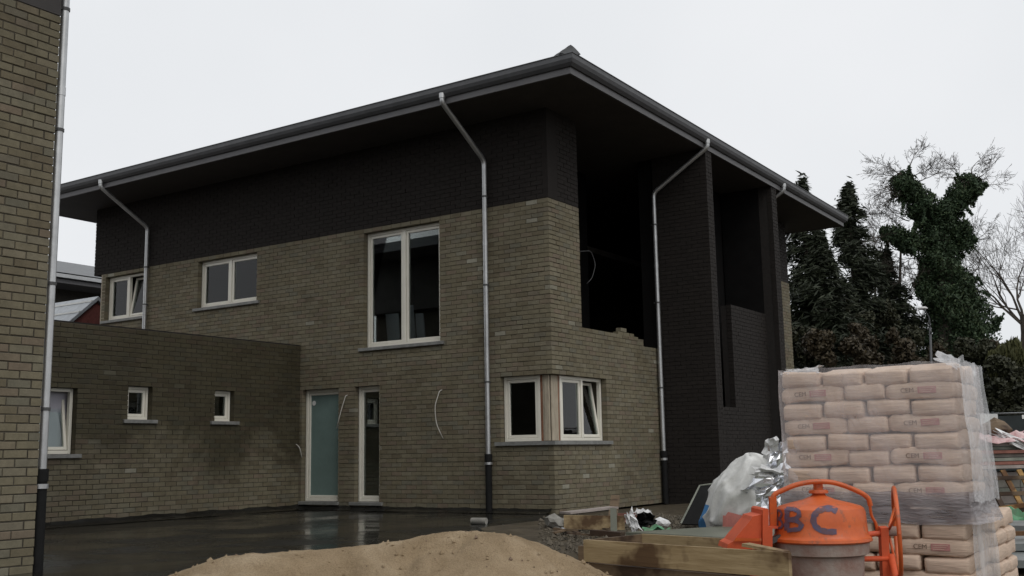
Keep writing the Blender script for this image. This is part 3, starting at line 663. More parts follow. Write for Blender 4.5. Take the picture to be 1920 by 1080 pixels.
# ------------------------------------------------------------------ neighbouring house at the left edge
nb = empty('neighbouring_house', (0.118, -8.77, 0)); tag(nb, 'olive brick house corner with a tall zinc pipe at the left edge', 'house')
NX, NY = 0.118, -8.765
fn = frame_of('+x-', NX)
b = MB(); backing(b, fn, -NY-0.003, 20, -0.05, HTOP+0.002, []); b.box(NX-0.9, NX-0.31, NY-0.3, NY-0.0045, -0.05, HTOP+0.002)
nw = b.build('brick_wall', M['mortar'], nb)
nbk = lay(-NY, -NY+1.98, 0, HTOP, (), True, 0); nbk = rank(nbk, fn)
solo_bricks([q for q in nbk if q[0] < -NY+0.78][:300], fn, M['brick_solo'], nw, 'N'); 
tag(link('brickwork', brick_mesh('brickwork', [q for q in nbk if q[0] >= -NY+0.78], fn, M['brick']), nw), kind='stuff')
ff = frame_of('+y', NY)
tag(link('brickwork', brick_mesh('brickwork', [q for q in lay(-NX, -NX+0.9, 0, HTOP, (), True, 1)], ff, M['brick']), nw), kind='stuff')
b = MB(); b.box(-11.8, NX-0.001, -20.1, NY-0.001, HTOP+0.003, 6.6); b.build('dark_wall', M['soffit'], nb)
b = MB(); b.box(-11.8, NX-0.32, -20, NY-0.31, -0.05, HTOP); b.build('house_core', M['mortar'], nb)
b = MB(); b.box(-12.9, NX+1.14, -21.2, NY+1.14, 6.54, 6.8); b.build('roof', M['tile'], nb)
o = downpipe(nb, (NX-0.035, NY+1.1, 6.5), (NX-0.035, NY+0.062, 5.75), 'tall zinc pipe at the wall corner', 0.82, zb=(5.12, 3.95, 2.52, 1.4), r=0.037)
# houses far behind on the left
fh = empty('far_house', (-25, 6, 0)); tag(fh, 'dark house with shallow eaves far behind the annex', 'house')
b = MB(); b.box(-30, -21.2, -2, 14, 0, 6.3); b.build('wall', M['bgwall'], fh)
b = MB(); b.box(-31.1, -20.1, -3.1, 15.1, 6.30, 6.42); rf = b.build('roof', M['fascia'], fh)
b = MB(); b.add([(-31.2, -3.2, 6.6), (-20.0, -3.2, 6.6), (-20.0, 15.2, 6.6), (-31.2, 15.2, 6.6), (-25.6, 2.4, 8.1), (-25.6, 9.6, 8.1)], [(0, 1, 4), (1, 2, 5, 4), (2, 3, 5), (3, 0, 4, 5), (0, 3, 2, 1)]); b.build('roof_tiles', M['tile'], rf)
b = MB(); b.box(-20.1, -19.98, -3.2, 15.2, 6.45, 6.56); b.build('gutter', M['zinc'], rf)
b = MB(); b.box(-21.19, -21.14, 0.3, 2.6, 3.2, 5.4); b.build('window', M['black'], fh)
pk = at(182, 563, 27)
gh = empty('gabled_house', (pk.x, pk.y, 0)); tag(gh, 'small red brick gable with pale slate roof behind the annex', 'house')
ez = pk.z-2.6; hw = 2.9
b = MB(); b.prism([(pk.x, pk.y-hw, 0), (pk.x, pk.y+hw, 0), (pk.x, pk.y+hw, ez), (pk.x, pk.y, pk.z-0.05), (pk.x, pk.y-hw, ez)], (-7, 0, 0)); b.build('wall', M['redwall'], gh)
b = MB()
for sgn in (-1, 1): b.prism([(pk.x+0.06, pk.y, pk.z), (pk.x+0.06, pk.y+sgn*(hw+0.15), ez-0.14), (pk.x+0.06, pk.y+sgn*(hw+0.15), ez-0.04), (pk.x+0.06, pk.y, pk.z+0.1)], (-7.1, 0, 0))
gr = b.build('roof', M['slate'], gh)
for k in range(9):
    t = (k+0.5)/9; y = pk.y-(hw+0.15)*t; z = pk.z+0.1+(ez-0.04-pk.z-0.1)*t
    b = MB(); b.beam((pk.x+0.05, y, z+0.012), (pk.x-7.0, y, z+0.012), 0.05, 0.04); b.build('slate_course', M['white'], gr)

# ------------------------------------------------------------------ sand heap
def hitz(px, py, z):
    d = at(px, py, 1)-CAM; return CAM + d*((z-CAM.z)/d.z)
def sand():
    D0 = 6.0
    crest = [(310, 1082), (372, 1059), (450, 1041), (529, 1035), (600, 1031), (654, 1026), (759, 1011.5), (815, 1001), (856, 996.5), (907, 996.5), (944, 1001), (989, 1013), (1047, 1037), (1100, 1060), (1158, 1084)]
    S = []; Z = []; T = []
    for px, py in crest:
        q = at(px, py, D0)-CAM; S.append(q.dot(HR)); Z.append(q.z+CAM.z); T.append(q.dot(HF))
    S = np.array(S); Z = np.array(Z); t0 = float(np.mean(T))
    s = np.linspace(S[0]-1.7, S[-1]+1.7, 190); t = np.linspace(t0-2.4, t0+2.2, 170)
    cz = np.interp(s, S, Z); cz = np.where(s < S[0], Z[0]-(S[0]-s)*0.62, cz); cz = np.where(s > S[-1], Z[-1]-(s-S[-1])*0.66, cz)
    k = np.ones(5)/5; cz = np.convolve(np.pad(cz, 2, 'edge'), k, 'valid')
    SS, TT = np.meshgrid(s, t); dt = TT-t0
    H = cz[None, :] - 0.58*(np.sqrt(dt*dt+0.10**2)-0.10)
    am = sst(0.0, 0.16, np.abs(dt))
    H = H + am*(0.070*fbm(SS*3.1, TT*3.1, 2, 4) + 0.06*fbm(SS*1.6+3, TT*2.4, 9, 2) - 0.05*np.maximum(0, 1-np.abs(fbm(SS*2.2+1, TT*3.6, 13, 2))*5)) + 0.007*fbm(SS*12, TT*12, 4, 3) + RNG.normal(0, 0.0028, H.shape)
    X = CAM.x + HR.x*SS + HF.x*TT; Y = CAM.y + HR.y*SS + HF.y*TT
    H = np.maximum(H, gz(X, Y)-0.12)
    i = np.arange(H.size).reshape(H.shape); q = np.stack([i[:-1, :-1], i[:-1, 1:], i[1:, 1:], i[1:, :-1]], -1).reshape(-1, 4)
    me = bpy.data.meshes.new('sand_heap'); me.from_pydata(np.stack([X, Y, H], -1).reshape(-1, 3).tolist(), [], q.tolist())
    me.materials.append(M['sand']); me.polygons.foreach_set('use_smooth', [True]*len(q))
    o = tag(link('sand_heap', me), 'heap of pale brown building sand in the foreground', 'sand heap')
    b = MB()
    for _ in range(520):                                             # stones and clods lying on the slope
        a = random.randrange(8, H.shape[0]-8); c = random.randrange(8, H.shape[1]-8)
        if H[a, c] < -0.2: continue
        r = random.uniform(0.003, 0.008) * (1.9 if random.random() < 0.06 else 1); p = Vector((X[a, c], Y[a, c], H[a, c]+r*0.3))
        v = [p + Vector(d).normalized()*r*random.uniform(0.7, 1.2) for d in ((1, 0, 0), (-1, 0, 0), (0, 1, 0), (0, -1, 0), (0, 0, 1), (0, 0, -1))]
        b.add(v, [(0, 2, 4), (2, 1, 4), (1, 3, 4), (3, 0, 4), (2, 0, 5), (1, 2, 5), (3, 1, 5), (0, 3, 5)])
    tag(b.build('pebbles', M['pebble'], o), kind='stuff')
    b = MB()
    for _ in range(900):                                             # crumbs of damp sand
        a = random.randrange(30, H.shape[0]-60); c = random.randrange(20, H.shape[1]-20)
        if H[a, c] < 0.0: continue
        r = random.uniform(0.006, 0.014)*(1.8 if random.random() < 0.08 else 1); p = Vector((X[a, c], Y[a, c], H[a, c]+r*0.2))
        v = [p + Vector(d).normalized()*r*random.uniform(0.7, 1.3) for d in ((1, .3, 0), (-1, 0, .2), (0, 1, .1), (.2, -1, 0), (0, .2, .8), (0, 0, -1))]
        b.add(v, [(0, 2, 4), (2, 1, 4), (1, 3, 4), (3, 0, 4), (2, 0, 5), (1, 2, 5), (3, 1, 5), (0, 3, 5)])
    tag(b.build('sand_crumbs', M['sand'], o), kind='stuff')
sand()

# ------------------------------------------------------------------ pallets of cement bags
PX0, PY0, PW, BD = 6.232, -7.20, 1.112, 0.36         # left front corner, width, depth of half a layer
LH_ = 0.1045
def bag_mesh(l, d, h, seed, bulge=1.0):
    """a filled paper sack lying along x, centred, with pillowed faces and tucked ends"""
    rn = random.Random(seed); b = MB(); nx, na = 15, 20; g = [rn.uniform(-1, 1) for _ in range(8)]
    vs_ = []
    for i in range(nx):
        t = -1 + 2*i/(nx-1); t = math.copysign(abs(t)**0.8, t); x = t*l/2
        e = abs(t)**14; hz = h/2*(1-0.30*e)*(1+0.03*math.sin(3*t+g[0])); hy = d/2*(1-0.06*e)
        for k in range(na):
            a = 2*math.pi*k/na; c, s_ = math.cos(a), math.sin(a)
            yy = hy*math.copysign(abs(c)**0.20, c); zz = hz*math.copysign(abs(s_)**0.24, s_)
            cr = 0.0035*math.sin(9*x/l*3+g[1]*3+a*2)+0.003*math.sin(17*t+g[2]*5+3*a)
            zz += 0.013*h/0.1*(g[3]*math.sin(2.2*t+g[4]) - 0.35*t*t); zz *= 1+0.10*math.sin(2.6*t+g[5]*3)*(s_ > 0) ; vs_.append((x, yy*(1+cr*3), zz+cr*0.7))
    fs = [(i*na+k, i*na+(k+1) % na, (i+1)*na+(k+1) % na, (i+1)*na+k) for i in range(nx-1) for k in range(na)]
    for i0, sg in ((0, -1), (nx-1, 1)):                               # folded, slightly hollow end
        c = len(vs_); ring_ = []
        for k in range(na):
            v = vs_[i0*na+k]; ring_.append((v[0]+sg*0.008, v[1]*0.88, v[2]*0.74))
        vs_.extend(ring_); vs_.append((vs_[i0*na][0]+sg*0.004, 0, 0))
        for k in range(na): fs.append((i0*na+k, i0*na+(k+1) % na, c+(k+1) % na, c+k)); fs.append((c+k, c+(k+1) % na, c+na))
    b.add(vs_, fs); return b.mesh('cement_bag', M['bag'], True)
LS, LE = 0.424, 0.272
SBAG = [bag_mesh(LS*0.985, BD*0.97, LH_*1.06, 10+k) for k in range(7)]        # lengthways
def rot_mesh(me):
    m2 = me.copy(); m2.transform(Matrix.Rotation(R(90), 4, 'Z')); return m2
HBAG = [rot_mesh(bag_mesh(BD*0.985, LE*0.985, LH_*1.06, 30+k)) for k in range(7)]   # end-on
HMID = [rot_mesh(bag_mesh(BD*0.985, LE*0.97, LH_*1.06, 50+k)) for k in range(5)]
def text_mesh(txt, size):
    c = bpy.data.curves.new('t', 'FONT'); c.body = txt; c.size = size; c.align_x = 'CENTER'; c.align_y = 'CENTER'; c.extrude = 0.0004
    o = bpy.data.objects.new('t', c); col.objects.link(o); dg_ = bpy.context.evaluated_depsgraph_get(); me = bpy.data.meshes.new_from_object(o.evaluated_get(dg_))
    bpy.data.objects.remove(o); me.transform(Matrix.Rotation(R(90), 4, 'X')); me.materials.clear(); me.materials.append(M['ink']); return me
CEM = text_mesh('CEM', 0.042)
_pb = MB(); _pb.bbox(-0.056, 0.056, -0.0015, 0.0015, -0.021, 0.021, 0.001); PINK = _pb.mesh('print', M['bagprint'])
_pl = MB()
for _k in range(3): _pl.box(-0.045, 0.045-0.012*_k, -0.0032, -0.0018, 0.010-0.012*_k, 0.013-0.012*_k)
PLINE = _pl.mesh('print_lines', M['bag'])
ORD = ['top', 'second', 'third', 'fourth', 'fifth', 'sixth', 'seventh', 'eighth']
PLACE = {4: ['leftmost', 'second from left', 'third from left', 'rightmost'], 3: ['leftmost', 'middle', 'rightmost']}
def bag(me, loc, label, group, prt=False, flip=0):
    o = bpy.data.objects.new('cement_bag', me); col.objects.link(o); o.location = loc
    o.rotation_euler = (random.gauss(0, 0.012), random.gauss(0, 0.016), random.gauss(0, 0.018) + (math.pi if flip else 0))
    tag(o, label, 'cement bag', group)
    if prt:
        y = (-BD*0.97/2 - 0.004)
        for nm, me_, dx in (('lettering', CEM, -0.075), ('print_block', PINK, 0.045), ('print_lines', PLINE, 0.045)):
            c = bpy.data.objects.new(nm, me_); col.objects.link(c); c.parent = o; c.location = (dx, y, 0.0) if not flip else (-dx, -y, 0)
            if flip: c.rotation_euler = (0, 0, math.pi)
    return o
def layers(x0, y0, zb, n, where, group, front=True):
    for i in range(n):
        r = n-1-i; z = zb + (r+0.5)*LH_; nm = ORD[i]; wob = random.uniform(-0.006, 0.006)
        if i % 2 == 0:
            for k in range(4):
                xx = x0 + (k+0.5)*PW/4 + wob
                if front: bag(HBAG[(i*3+k*2) % 7], (xx, y0+BD/2+random.uniform(-.006, .006), z), f'end-on tan cement bag, {nm} layer of {where}, {PLACE[4][k]} at front', group)
                if k == 3 or i == 0: bag(HBAG[(i+k+1) % 7], (xx, y0+BD*1.5+0.004, z), f'tan cement bag, {nm} layer of {where}, {PLACE[4][k]} at back', group)
        else:
            for k, (mesh_, cx) in enumerate(((SBAG, LS/2), (HMID, LS+LE/2-0.004), (SBAG, PW-LS/2))):
                side = k != 1
                if front: bag(mesh_[(i*2+k*3) % len(mesh_)], (x0+cx+wob, y0+BD/2+random.uniform(-.006, .006), z), f'tan cement bag {"with pink print" if side else "without print"}, {nm} layer of {where}, {PLACE[3][k]} at front', group, side)
                if k == 2: bag(mesh_[(i+1) % 4], (x0+cx, y0+BD*1.5+0.004, z), f'tan cement bag, {nm} layer of {where}, {PLACE[3][k]} at back', group)
def pallet(x0, y0, z0, label, w_=PW+0.04, d_=2*BD+0.02):
    o = empty('wooden_pallet', (x0, y0, z0)); tag(o, label, 'pallet', 'pallets under the cement bags')
    for k in range(3):
        y = y0 + k*(d_-0.09)/2; b = MB(); b.bbox(x0, x0+w_, y, y+0.09, z0, z0+0.018); b.build('bottom_board', M['wooddark'], o)
        for j in range(3):
            x = x0 + j*(w_-0.12)/2; b = MB(); b.bbox(x, x+0.12, y+0.003, y+0.087, z0+0.0185, z0+0.088); b.build('block', M['wooddark'], o)
    for k in range(3):
        x = x0 + k*(w_-0.12)/2; b = MB(); b.bbox(x+0.002, x+0.118, y0+0.002, y0+d_-0.002, z0+0.0885, z0+0.104); b.build('cross_board', M['wooddark'], o)
    for k in range(6):
        y = y0 + k*(d_-0.1)/5; b = MB(); b.bbox(x0, x0+w_, y, y+0.1, z0+0.1045, z0+0.122); b.build('deck_board', M['wooddark'], o)
SH = 0.0; ZT = 1.447; ZP2 = ZT-8*LH_-0.122; ZB2 = ZP2-0.012-8*LH_; ZP1 = ZB2-0.122
layers(PX0, PY0, ZP2+0.122, 8, 'upper pallet', 'cement bags on the upper pallet')
pallet(PX0-0.02, PY0-0.01, ZP2, 'film-covered wooden pallet between the two tiers of cement bags')
layers(PX0, PY0, ZB2, 8, 'lower pallet', 'cement bags on the lower pallet')
pallet(PX0-0.02, PY0-0.01, ZP1, 'wooden pallet under the lower tier of cement bags')
layers(PX0+SH, PY0+1.02, ZB2-0.02, 8, 'single pallet behind', 'cement bags on the pallet behind')
pallet(PX0+SH-0.02, PY0+1.01, ZP1-0.02, 'wooden pallet under the cement bags standing behind the wrapped stack')
def film(name, z0, z1, mat, label, flare=0, top=0, grow=0.012, seed=1, sides=(1, 1, 1, 1), peaks=()):
    x0, x1, y0, y1 = PX0-grow, PX0+PW+grow, PY0-grow, PY0+2*BD+grow; per = []
    seg = [((x0, y0), (x1, y0), 44), ((x1, y0), (x1, y1), 30), ((x1, y1), (x0, y1), 30), ((x0, y1), (x0, y0), 24)]
    for k, (p, q, n) in enumerate(seg):
        if sides[k]:
            for i in range(n+1): per.append((p[0]+(q[0]-p[0])*i/n, p[1]+(q[1]-p[1])*i/n, (0, 1, 0, -1)[k], (-1, 0, 1, 0)[k]))
    nz = 26; b = MB(); m = len(per)
    for j in range(nz+1):
        t = j/nz
        for i, (x, y, nx_, ny_) in enumerate(per):
            z = z0+(z1-z0)*t; s_ = x*3+y*4
            w_ = 0.006*fbm(s_*2, z*5, seed, 4)+0.004*math.sin(s_*9+z*14)
            if nx_ == 1: w_ += 0.010*fbm(s_*3, z*3, seed+2, 2)+0.012 + flare*(1-t)**1.3*(0.5+0.5*math.sin((y-y0)/(y1-y0)*3))
            zz = z
            if j == nz:
                for px_, ry, hh_ in peaks: zz += hh_*math.exp(-((x-px_)**2+(y-ry)**2)/0.004)
            b.v.append((x+nx_*w_, y+ny_*w_, zz + (0.012*fbm(s_*5, 1.0, seed, 2) if j in (0, nz) else 0)))
    for j in range(nz):
        for i in range(m-1): b.f.append((j*m+i, j*m+i+1, (j+1)*m+i+1, (j+1)*m+i)); b.mi.append(0)
    o = b.build(name, M[mat], None, True); tag(o, label, 'plastic film'); return o
film('stretch_film', ZP2+0.10, ZT+0.015, 'film', 'clear stretch film wrapped round the upper cement bags', 0.05)
film('film_skirt', ZP2-0.03, ZP2+0.165, 'filmgrey', 'dirty grey film bunched round the upper pallet boards', 0.07, grow=0.03, seed=5)
film('film_curtain', ZP2+0.10, ZT+0.02, 'film2', 'milky bunched film hanging down the right side of the upper bags', 0.06, grow=0.028, seed=8, sides=(0, 1, 0, 0), peaks=((PX0+PW, PY0+0.1, 0.05),))
film('lower_film', ZP1+0.05, ZB2+8*LH_, 'film2', 'milky film covering the right side of the lower bags', 0.05, grow=0.022, seed=11, sides=(0, 1, 0, 0))
def crumple(name, mat, c, ux, uy, w_, h_, label, cat, amp=0.05, n=9, seed=0, group=None, th=0.003, parent=None):
    """a crumpled sheet spanned by ux, uy round c"""
    c = Vector(c); ux = Vector(ux).normalized(); uy = Vector(uy).normalized(); nn_ = ux.cross(uy).normalized(); rn = np.random.default_rng(seed+100); b = MB()
    G = rn.normal(0, 1, (n, n)); G = (G+np.roll(G, 1, 0)+np.roll(G, 1, 1))/1.7
    for i in range(n):
        for j in range(n):
            a, e_ = -0.5+i/(n-1), -0.5+j/(n-1); ed = 1 + 0.14*rn.normal()*(max(abs(a), abs(e_)) > 0.45)
            b.v.append(tuple(c + ux*(a*w_*ed) + uy*(e_*h_*ed) + nn_*(G[i, j]*amp)))
    for i in range(n-1):
        for j in range(n-1): b.f.append((i*n+j, (i+1)*n+j, (i+1)*n+j+1, i*n+j+1)); b.mi.append(0)
    o = b.build(name, M[mat], parent); md = o.modifiers.new('s', 'SOLIDIFY'); md.thickness = th
    if label: tag(o, label, cat, group)
    return o
crumple('film_tuft', 'film2', (PX0+0.13, PY0+0.06, ZT+0.012), (1, 0, 0), (0, 1, 0.4), 0.24, 0.12, 'white tuft of film on the top left bag', 'plastic film', 0.010, 7, 3)
crumple('film_tuft', 'film2', (PX0+PW-0.05, PY0+0.08, ZT+0.02), (1, 0, -0.6), (0, 1, 0.9), 0.15, 0.12, 'pointed tuft of film on the top right bag', 'plastic film', 0.012, 6, 4)

# ------------------------------------------------------------------ cement mixer
def mixer():
    D = 6.2; P = lambda px, py, dd=0.0: at(px, py, D) + HF*dd
    s = D/F_PX; ax = P(1540, 1010); root = empty('cement_mixer', (ax.x, ax.y, -0.45)); tag(root, 'orange drum cement mixer with blue painted letters in front of the bags', 'cement mixer')
    zz = lambda py: P(1540, py).z - ax.z
    yoff = HF.copy()
    prof = [(9, 904), (9, 918), (17, 919), (18, 922), (18, 925), (11, 926), (14, 930), (30, 937), (55, 943), (74, 948.5), (80, 953), (82.5, 960), (83.5, 980), (85, 1000), (88, 1005), (91, 1007), (92, 1012), (88, 1015)]
    def R_at(py):
        for (r0, y0), (r1, y1) in zip(prof, prof[1:]):
            if y0 <= py <= y1: return r0+(r1-r0)*(py-y0)/max(1e-6, y1-y0)
        return 84
    b = MB(); b.lathe([(0.001, zz(903))]+[(r_*s, zz(y_)) for r_, y_ in prof], ax, 56); drum = b.build('drum', M['orange'], root, True, 30)
    b = MB(); b.lathe([(r_*s, zz(y_)) for r_, y_ in ((86, 1014.5), (85.5, 1020), (84, 1036), (75, 1040), (74, 1060), (70, 1100), (56, 1165), (54, 1170), (51, 1168), (66, 1098), (70, 1040))], ax, 48); b.build('drum_mouth', M['cementcrust'], root, True, 30)
    # letters brushed on the drum
    vd = Vector((ax.x-CAM.x, ax.y-CAM.y, 0)); dist_ = vd.length; vd.normalize(); vr = Vector((vd.y, -vd.x, 0))
    def stroke(pts, wd, lift):
        q = []
        for a, c in zip(pts, pts[1:]):
            n = max(2, int(math.hypot(c[0]-a[0], c[1]-a[1])/2.5))
            q += [(a[0]+(c[0]-a[0])*k/n, a[1]+(c[1]-a[1])*k/n) for k in range(n)]
        q.append(pts[-1]); b = MB(); rows = []
        for k, (x, y) in enumerate(q):
            x0, y0 = q[max(0, k-1)]; x1, y1 = q[min(len(q)-1, k+1)]; L_ = math.hypot(x1-x0, y1-y0) or 1; nx_, ny_ = -(y1-y0)/L_, (x1-x0)/L_
            wv = wd*(1+0.10*math.sin(k*1.3)); row = []
            for m in (-1, -0.33, 0.33, 1):
                px, py = x+nx_*wv*m, y+ny_*wv*m; rr = R_at(py); t = max(-0.995, min(0.995, (px-1540)/rr)); ct = math.sqrt(1-t*t); rad = rr*s+lift
                row.append(Vector((ax.x, ax.y, ax.z+zz(py))) + vr*(rad*t) - vd*(rad*ct))
            rows.append(row)
        for r_ in rows: b.v.extend([tuple(v) for v in r_])
        for k in range(len(rows)-1):
            for m in range(3): b.f.append((k*4+m, k*4+m+1, (k+1)*4+m+1, (k+1)*4+m)); b.mi.append(0)
        b.build('painted_letter', M['bluepaint'], drum)
    stroke([(1570, 955), (1561, 950), (1549, 950), (1537, 954), (1530, 962), (1528, 972), (1531, 981), (1539, 988), (1551, 991), (1567, 991)], 5.2, 0.0030)
    stroke([(1483, 951), (1482, 970), (1480, 991)], 4.6, 0.0030); stroke([(1482, 952), (1495, 951), (1504, 955), (1504, 963), (1496, 969), (1483, 970)], 3.9, 0.0040); stroke([(1483, 971), (1500, 972), (1508, 979), (1503, 987), (1481, 990)], 3.9, 0.0050)
    stroke([(1463.5, 955), (1463, 970), (1462, 988)], 2.2, 0.0030); stroke([(1464, 956), (1470, 955), (1473, 961), (1470, 968), (1464, 970)], 2.0, 0.0040); stroke([(1464, 971), (1471, 973), (1474, 980), (1471, 986), (1464, 988)], 2.0, 0.0050)
    b = MB(); yk = [P(1451, 990), P(1449, 965), P(1447.5, 935), P(1453, 926), P(1470, 918), P(1490, 909.5), P(1512, 904.5), P(1535, 902.5), P(1560, 904), P(1580, 909.5), P(1602, 918), P(1620, 927), P(1629, 935), P(1632, 948)]
    b.tube(smooth(yk, 3), 0.0145, 12); b.beam(P(1450, 990), P(1448.5, 932), 0.040, 0.030, HF)
    b.build('yoke', M['orange'], root, True, 40)
    b = MB(); b.tube(smooth([P(1631, 940), P(1632, 958), P(1635, 970), P(1642, 980), P(1646, 1000)], 3), 0.009, 8); b.build('yoke_bar', M['orange'], root, True)
    b = MB(); b.beam(P(1438, 988), P(1475, 988), 0.08, 0.014); b.build('yoke_foot', M['orange2'], root)
    # motor housing: a wedge with a stepped foot and a raised rear plate
    W = HF*0.26; o_ = -HF*0.13
    b = MB(); b.prism([P(px, py)+o_ for px, py in ((1354, 1026), (1357, 1017), (1366, 1012), (1372, 1004), (1398, 973), (1402, 966), (1419, 962), (1418, 1026))], W); mh = b.build('motor_housing', M['orange2'], root)
    b = MB(); b.prism([P(px, py)+o_-HF*0.012 for px, py in ((1366, 1011), (1417, 1011), (1417, 1006), (1370, 1005))], -HF*0.006); b.build('housing_groove', M['orange'], mh)
    b = MB(); b.prism([P(px, py)+o_-HF*0.02 for px, py in ((1419, 1060), (1419, 954), (1422, 951), (1428, 951), (1430, 955), (1430, 984), (1437, 985), (1437, 1060))], W+HF*0.04); b.build('rear_plate', M['orange2'], mh)
    b = MB(); b.beam(P(1437, 1015, -.05), P(1460, 1005, -.05), 0.05, 0.03); b.build('axle_bracket', M['bracket'], root)
    # right-hand post, tilting wheel
    b = MB(); b.beam(P(1656, 988), P(1664, 1180), 0.045, 0.052, HF); b.tube([P(1620, 1003), P(1662, 998)], 0.017, 12); post = b.build('post', M['orange2'], root)
    wn = (HR*0.955 - HF*0.29).normalized(); wc = P(1682, 996); w2 = wn.cross(Vector((0, 0, 1))).normalized(); wz = Vector((0.045*HR.x, 0.045*HR.y, 1)).normalized()
    b = MB(); rr = 80*s; pts = [wc + w2*(rr*math.cos(2*math.pi*k/40)) + wz*(rr*math.sin(2*math.pi*k/40)) + HR*(0.012*math.sin(2*math.pi*k/40)*-1) for k in range(41)]
    b.tube(pts, 0.0125, 10, False); wh = b.build('tilting_wheel', M['orange'], root, True)
    for k in range(3):
        a = 2*math.pi*k/3+0.5; b = MB(); b.tube([wc - wn*0.05, wc + w2*(rr*math.cos(a)) + wz*(rr*math.sin(a))], 0.008, 8); b.build('spoke', M['orange'], wh, True)
    b = MB(); b.tube([wc - wn*0.075, wc + wn*0.01], 0.028, 14); b.build('wheel_hub', M['cementcrust'], wh, True, 40)
    # stand below
    for sx in (-1, 1):
        base = Vector((ax.x, ax.y, 0)) + HR*(sx*0.40)
        for dd in (-0.32, 0.32):
            b = MB(); b.tube([base + Vector((0, 0, ax.z-0.10)), base + HF*dd + Vector((0, 0, -0.44))], 0.02, 8); b.build('stand_leg', M['orange2'], root, True)
    b = MB(); b.tube([Vector((ax.x, ax.y, ax.z-0.12)) - HR*0.40 , Vector((ax.x, ax.y, ax.z-0.12)) + HR*0.40], 0.016, 8); b.build('cross_tube', M['orange2'], root, True)
    for sx in (-1, 1):
        c = Vector((ax.x, ax.y, -0.33)) + HR*(sx*0.46) + HF*0.30; b = MB(); b.lathe([(0.03, -0.03), (0.12, -0.03), (0.125, 0), (0.12, 0.03), (0.03, 0.03)], c, 24, HF, (0, 0, 1), HR); b.build('wheel', M['black'], root, True, 40)
mixer()

# ------------------------------------------------------------------ timber, panel and sack
def timber_box():
    A = at(1098, 1012, 6.6); B = at(1482, 1035.5, 5.55); A.z = B.z = 0.40; e = (B-A).normalized(); n = Vector((-e.y, e.x, 0))
    root = empty('timber_box', (A.x, A.y, -0.45)); tag(root, 'open box of wet yellowish planks between sand heap and mixer', 'timber box')
    for side in (0, 1):
        for k in range(6):
            z = 0.40-0.068-k*0.14; off = n*(side*0.55); L0 = A+off; L1 = B+off-e*(0.25*side); j = random.uniform(-0.008, 0.008)
            b = MB(); b.beam(Vector((L0.x, L0.y, z))+n*j, Vector((L1.x, L1.y, z-0.006*k))+n*j, 0.028, 0.132); b.build('plank', M['wood'] if k != 1 else M['wooddark'], root)
    for k in range(6):
        z = 0.40-0.068-k*0.14
        for q in (A,):
            b = MB(); b.beam(Vector((q.x, q.y, z))+n*0.016, Vector((q.x, q.y, z))+n*0.534, 0.026, 0.128); b.build('end_plank', M['wooddark'], root)
    for q in (A-e*0.02, A+n*0.55-e*0.02):
        b = MB(); b.beam(Vector((q.x, q.y, 0.36)), Vector((q.x, q.y, -0.46)), 0.05, 0.05); b.build('post', M['wooddark'], root)
    o = MB(); q0 = at(1398, 1021, 5.80); q1 = at(1474, 1036, 5.60); o.beam(q0, q1, 0.07, 0.016); tag(o.build('loose_plank', M['wood']), 'splintered loose plank lying on the timber box beside the mixer', 'plank')
timber_box()
def panel():
    z = 0.12; a = hitz(1178, 1001, z); c = hitz(1376, 1013, z); root = empty('shutter_panel', (a.x, a.y, 0)); tag(root, 'grey green shuttering panel on short blocks behind the timber box', 'panel')
    e = (c-a).normalized(); n = Vector((-e.y, e.x, 0)); L = 2.1; d = 1.5
    b = MB(); b.prism([a, a+e*L, a+e*L+n*d, a+n*d+e*0.35], (0, 0, 0.02)); b.build('board', M['greenboard'], root)
    b = MB(); b.prism([a-n*0.004-Vector((0, 0, 0.05)), a+e*L-n*0.004-Vector((0, 0, 0.05)), a+e*L-n*0.004+Vector((0, 0, 0.017)), a-n*0.004+Vector((0, 0, 0.017))], -n*0.03); b.build('front_rail', M['greenboard'], root)
    for k in (0.12, 0.95, 1.8):
        b = MB(); p = a+e*k+n*0.06; g = float(gz(p.x, p.y))-0.03; b.beam((p.x, p.y, g), (p.x, p.y, z-0.003), 0.09, 0.09); b.build('block', M['concrete'], root)
panel()
def leaning_sheet():
    b = MB(); P = [at(1277, 982, 13.0), at(1312, 911, 13.35), at(1342, 907, 13.3), at(1350, 985, 12.7)]
    n = (P[1]-P[0]).cross(P[3]-P[0]).normalized(); o = b.prism(P, n*0.02).build('leaning_sheet', M['black']); tag(o, 'black sheet leaning behind the white sack', 'sheet')
    MB().tube([P[0]-n*0.004, P[1]-n*0.004, P[2]-n*0.004], 0.012, 6).build('edge_strip', M['greyboard2'], o)
leaning_sheet()
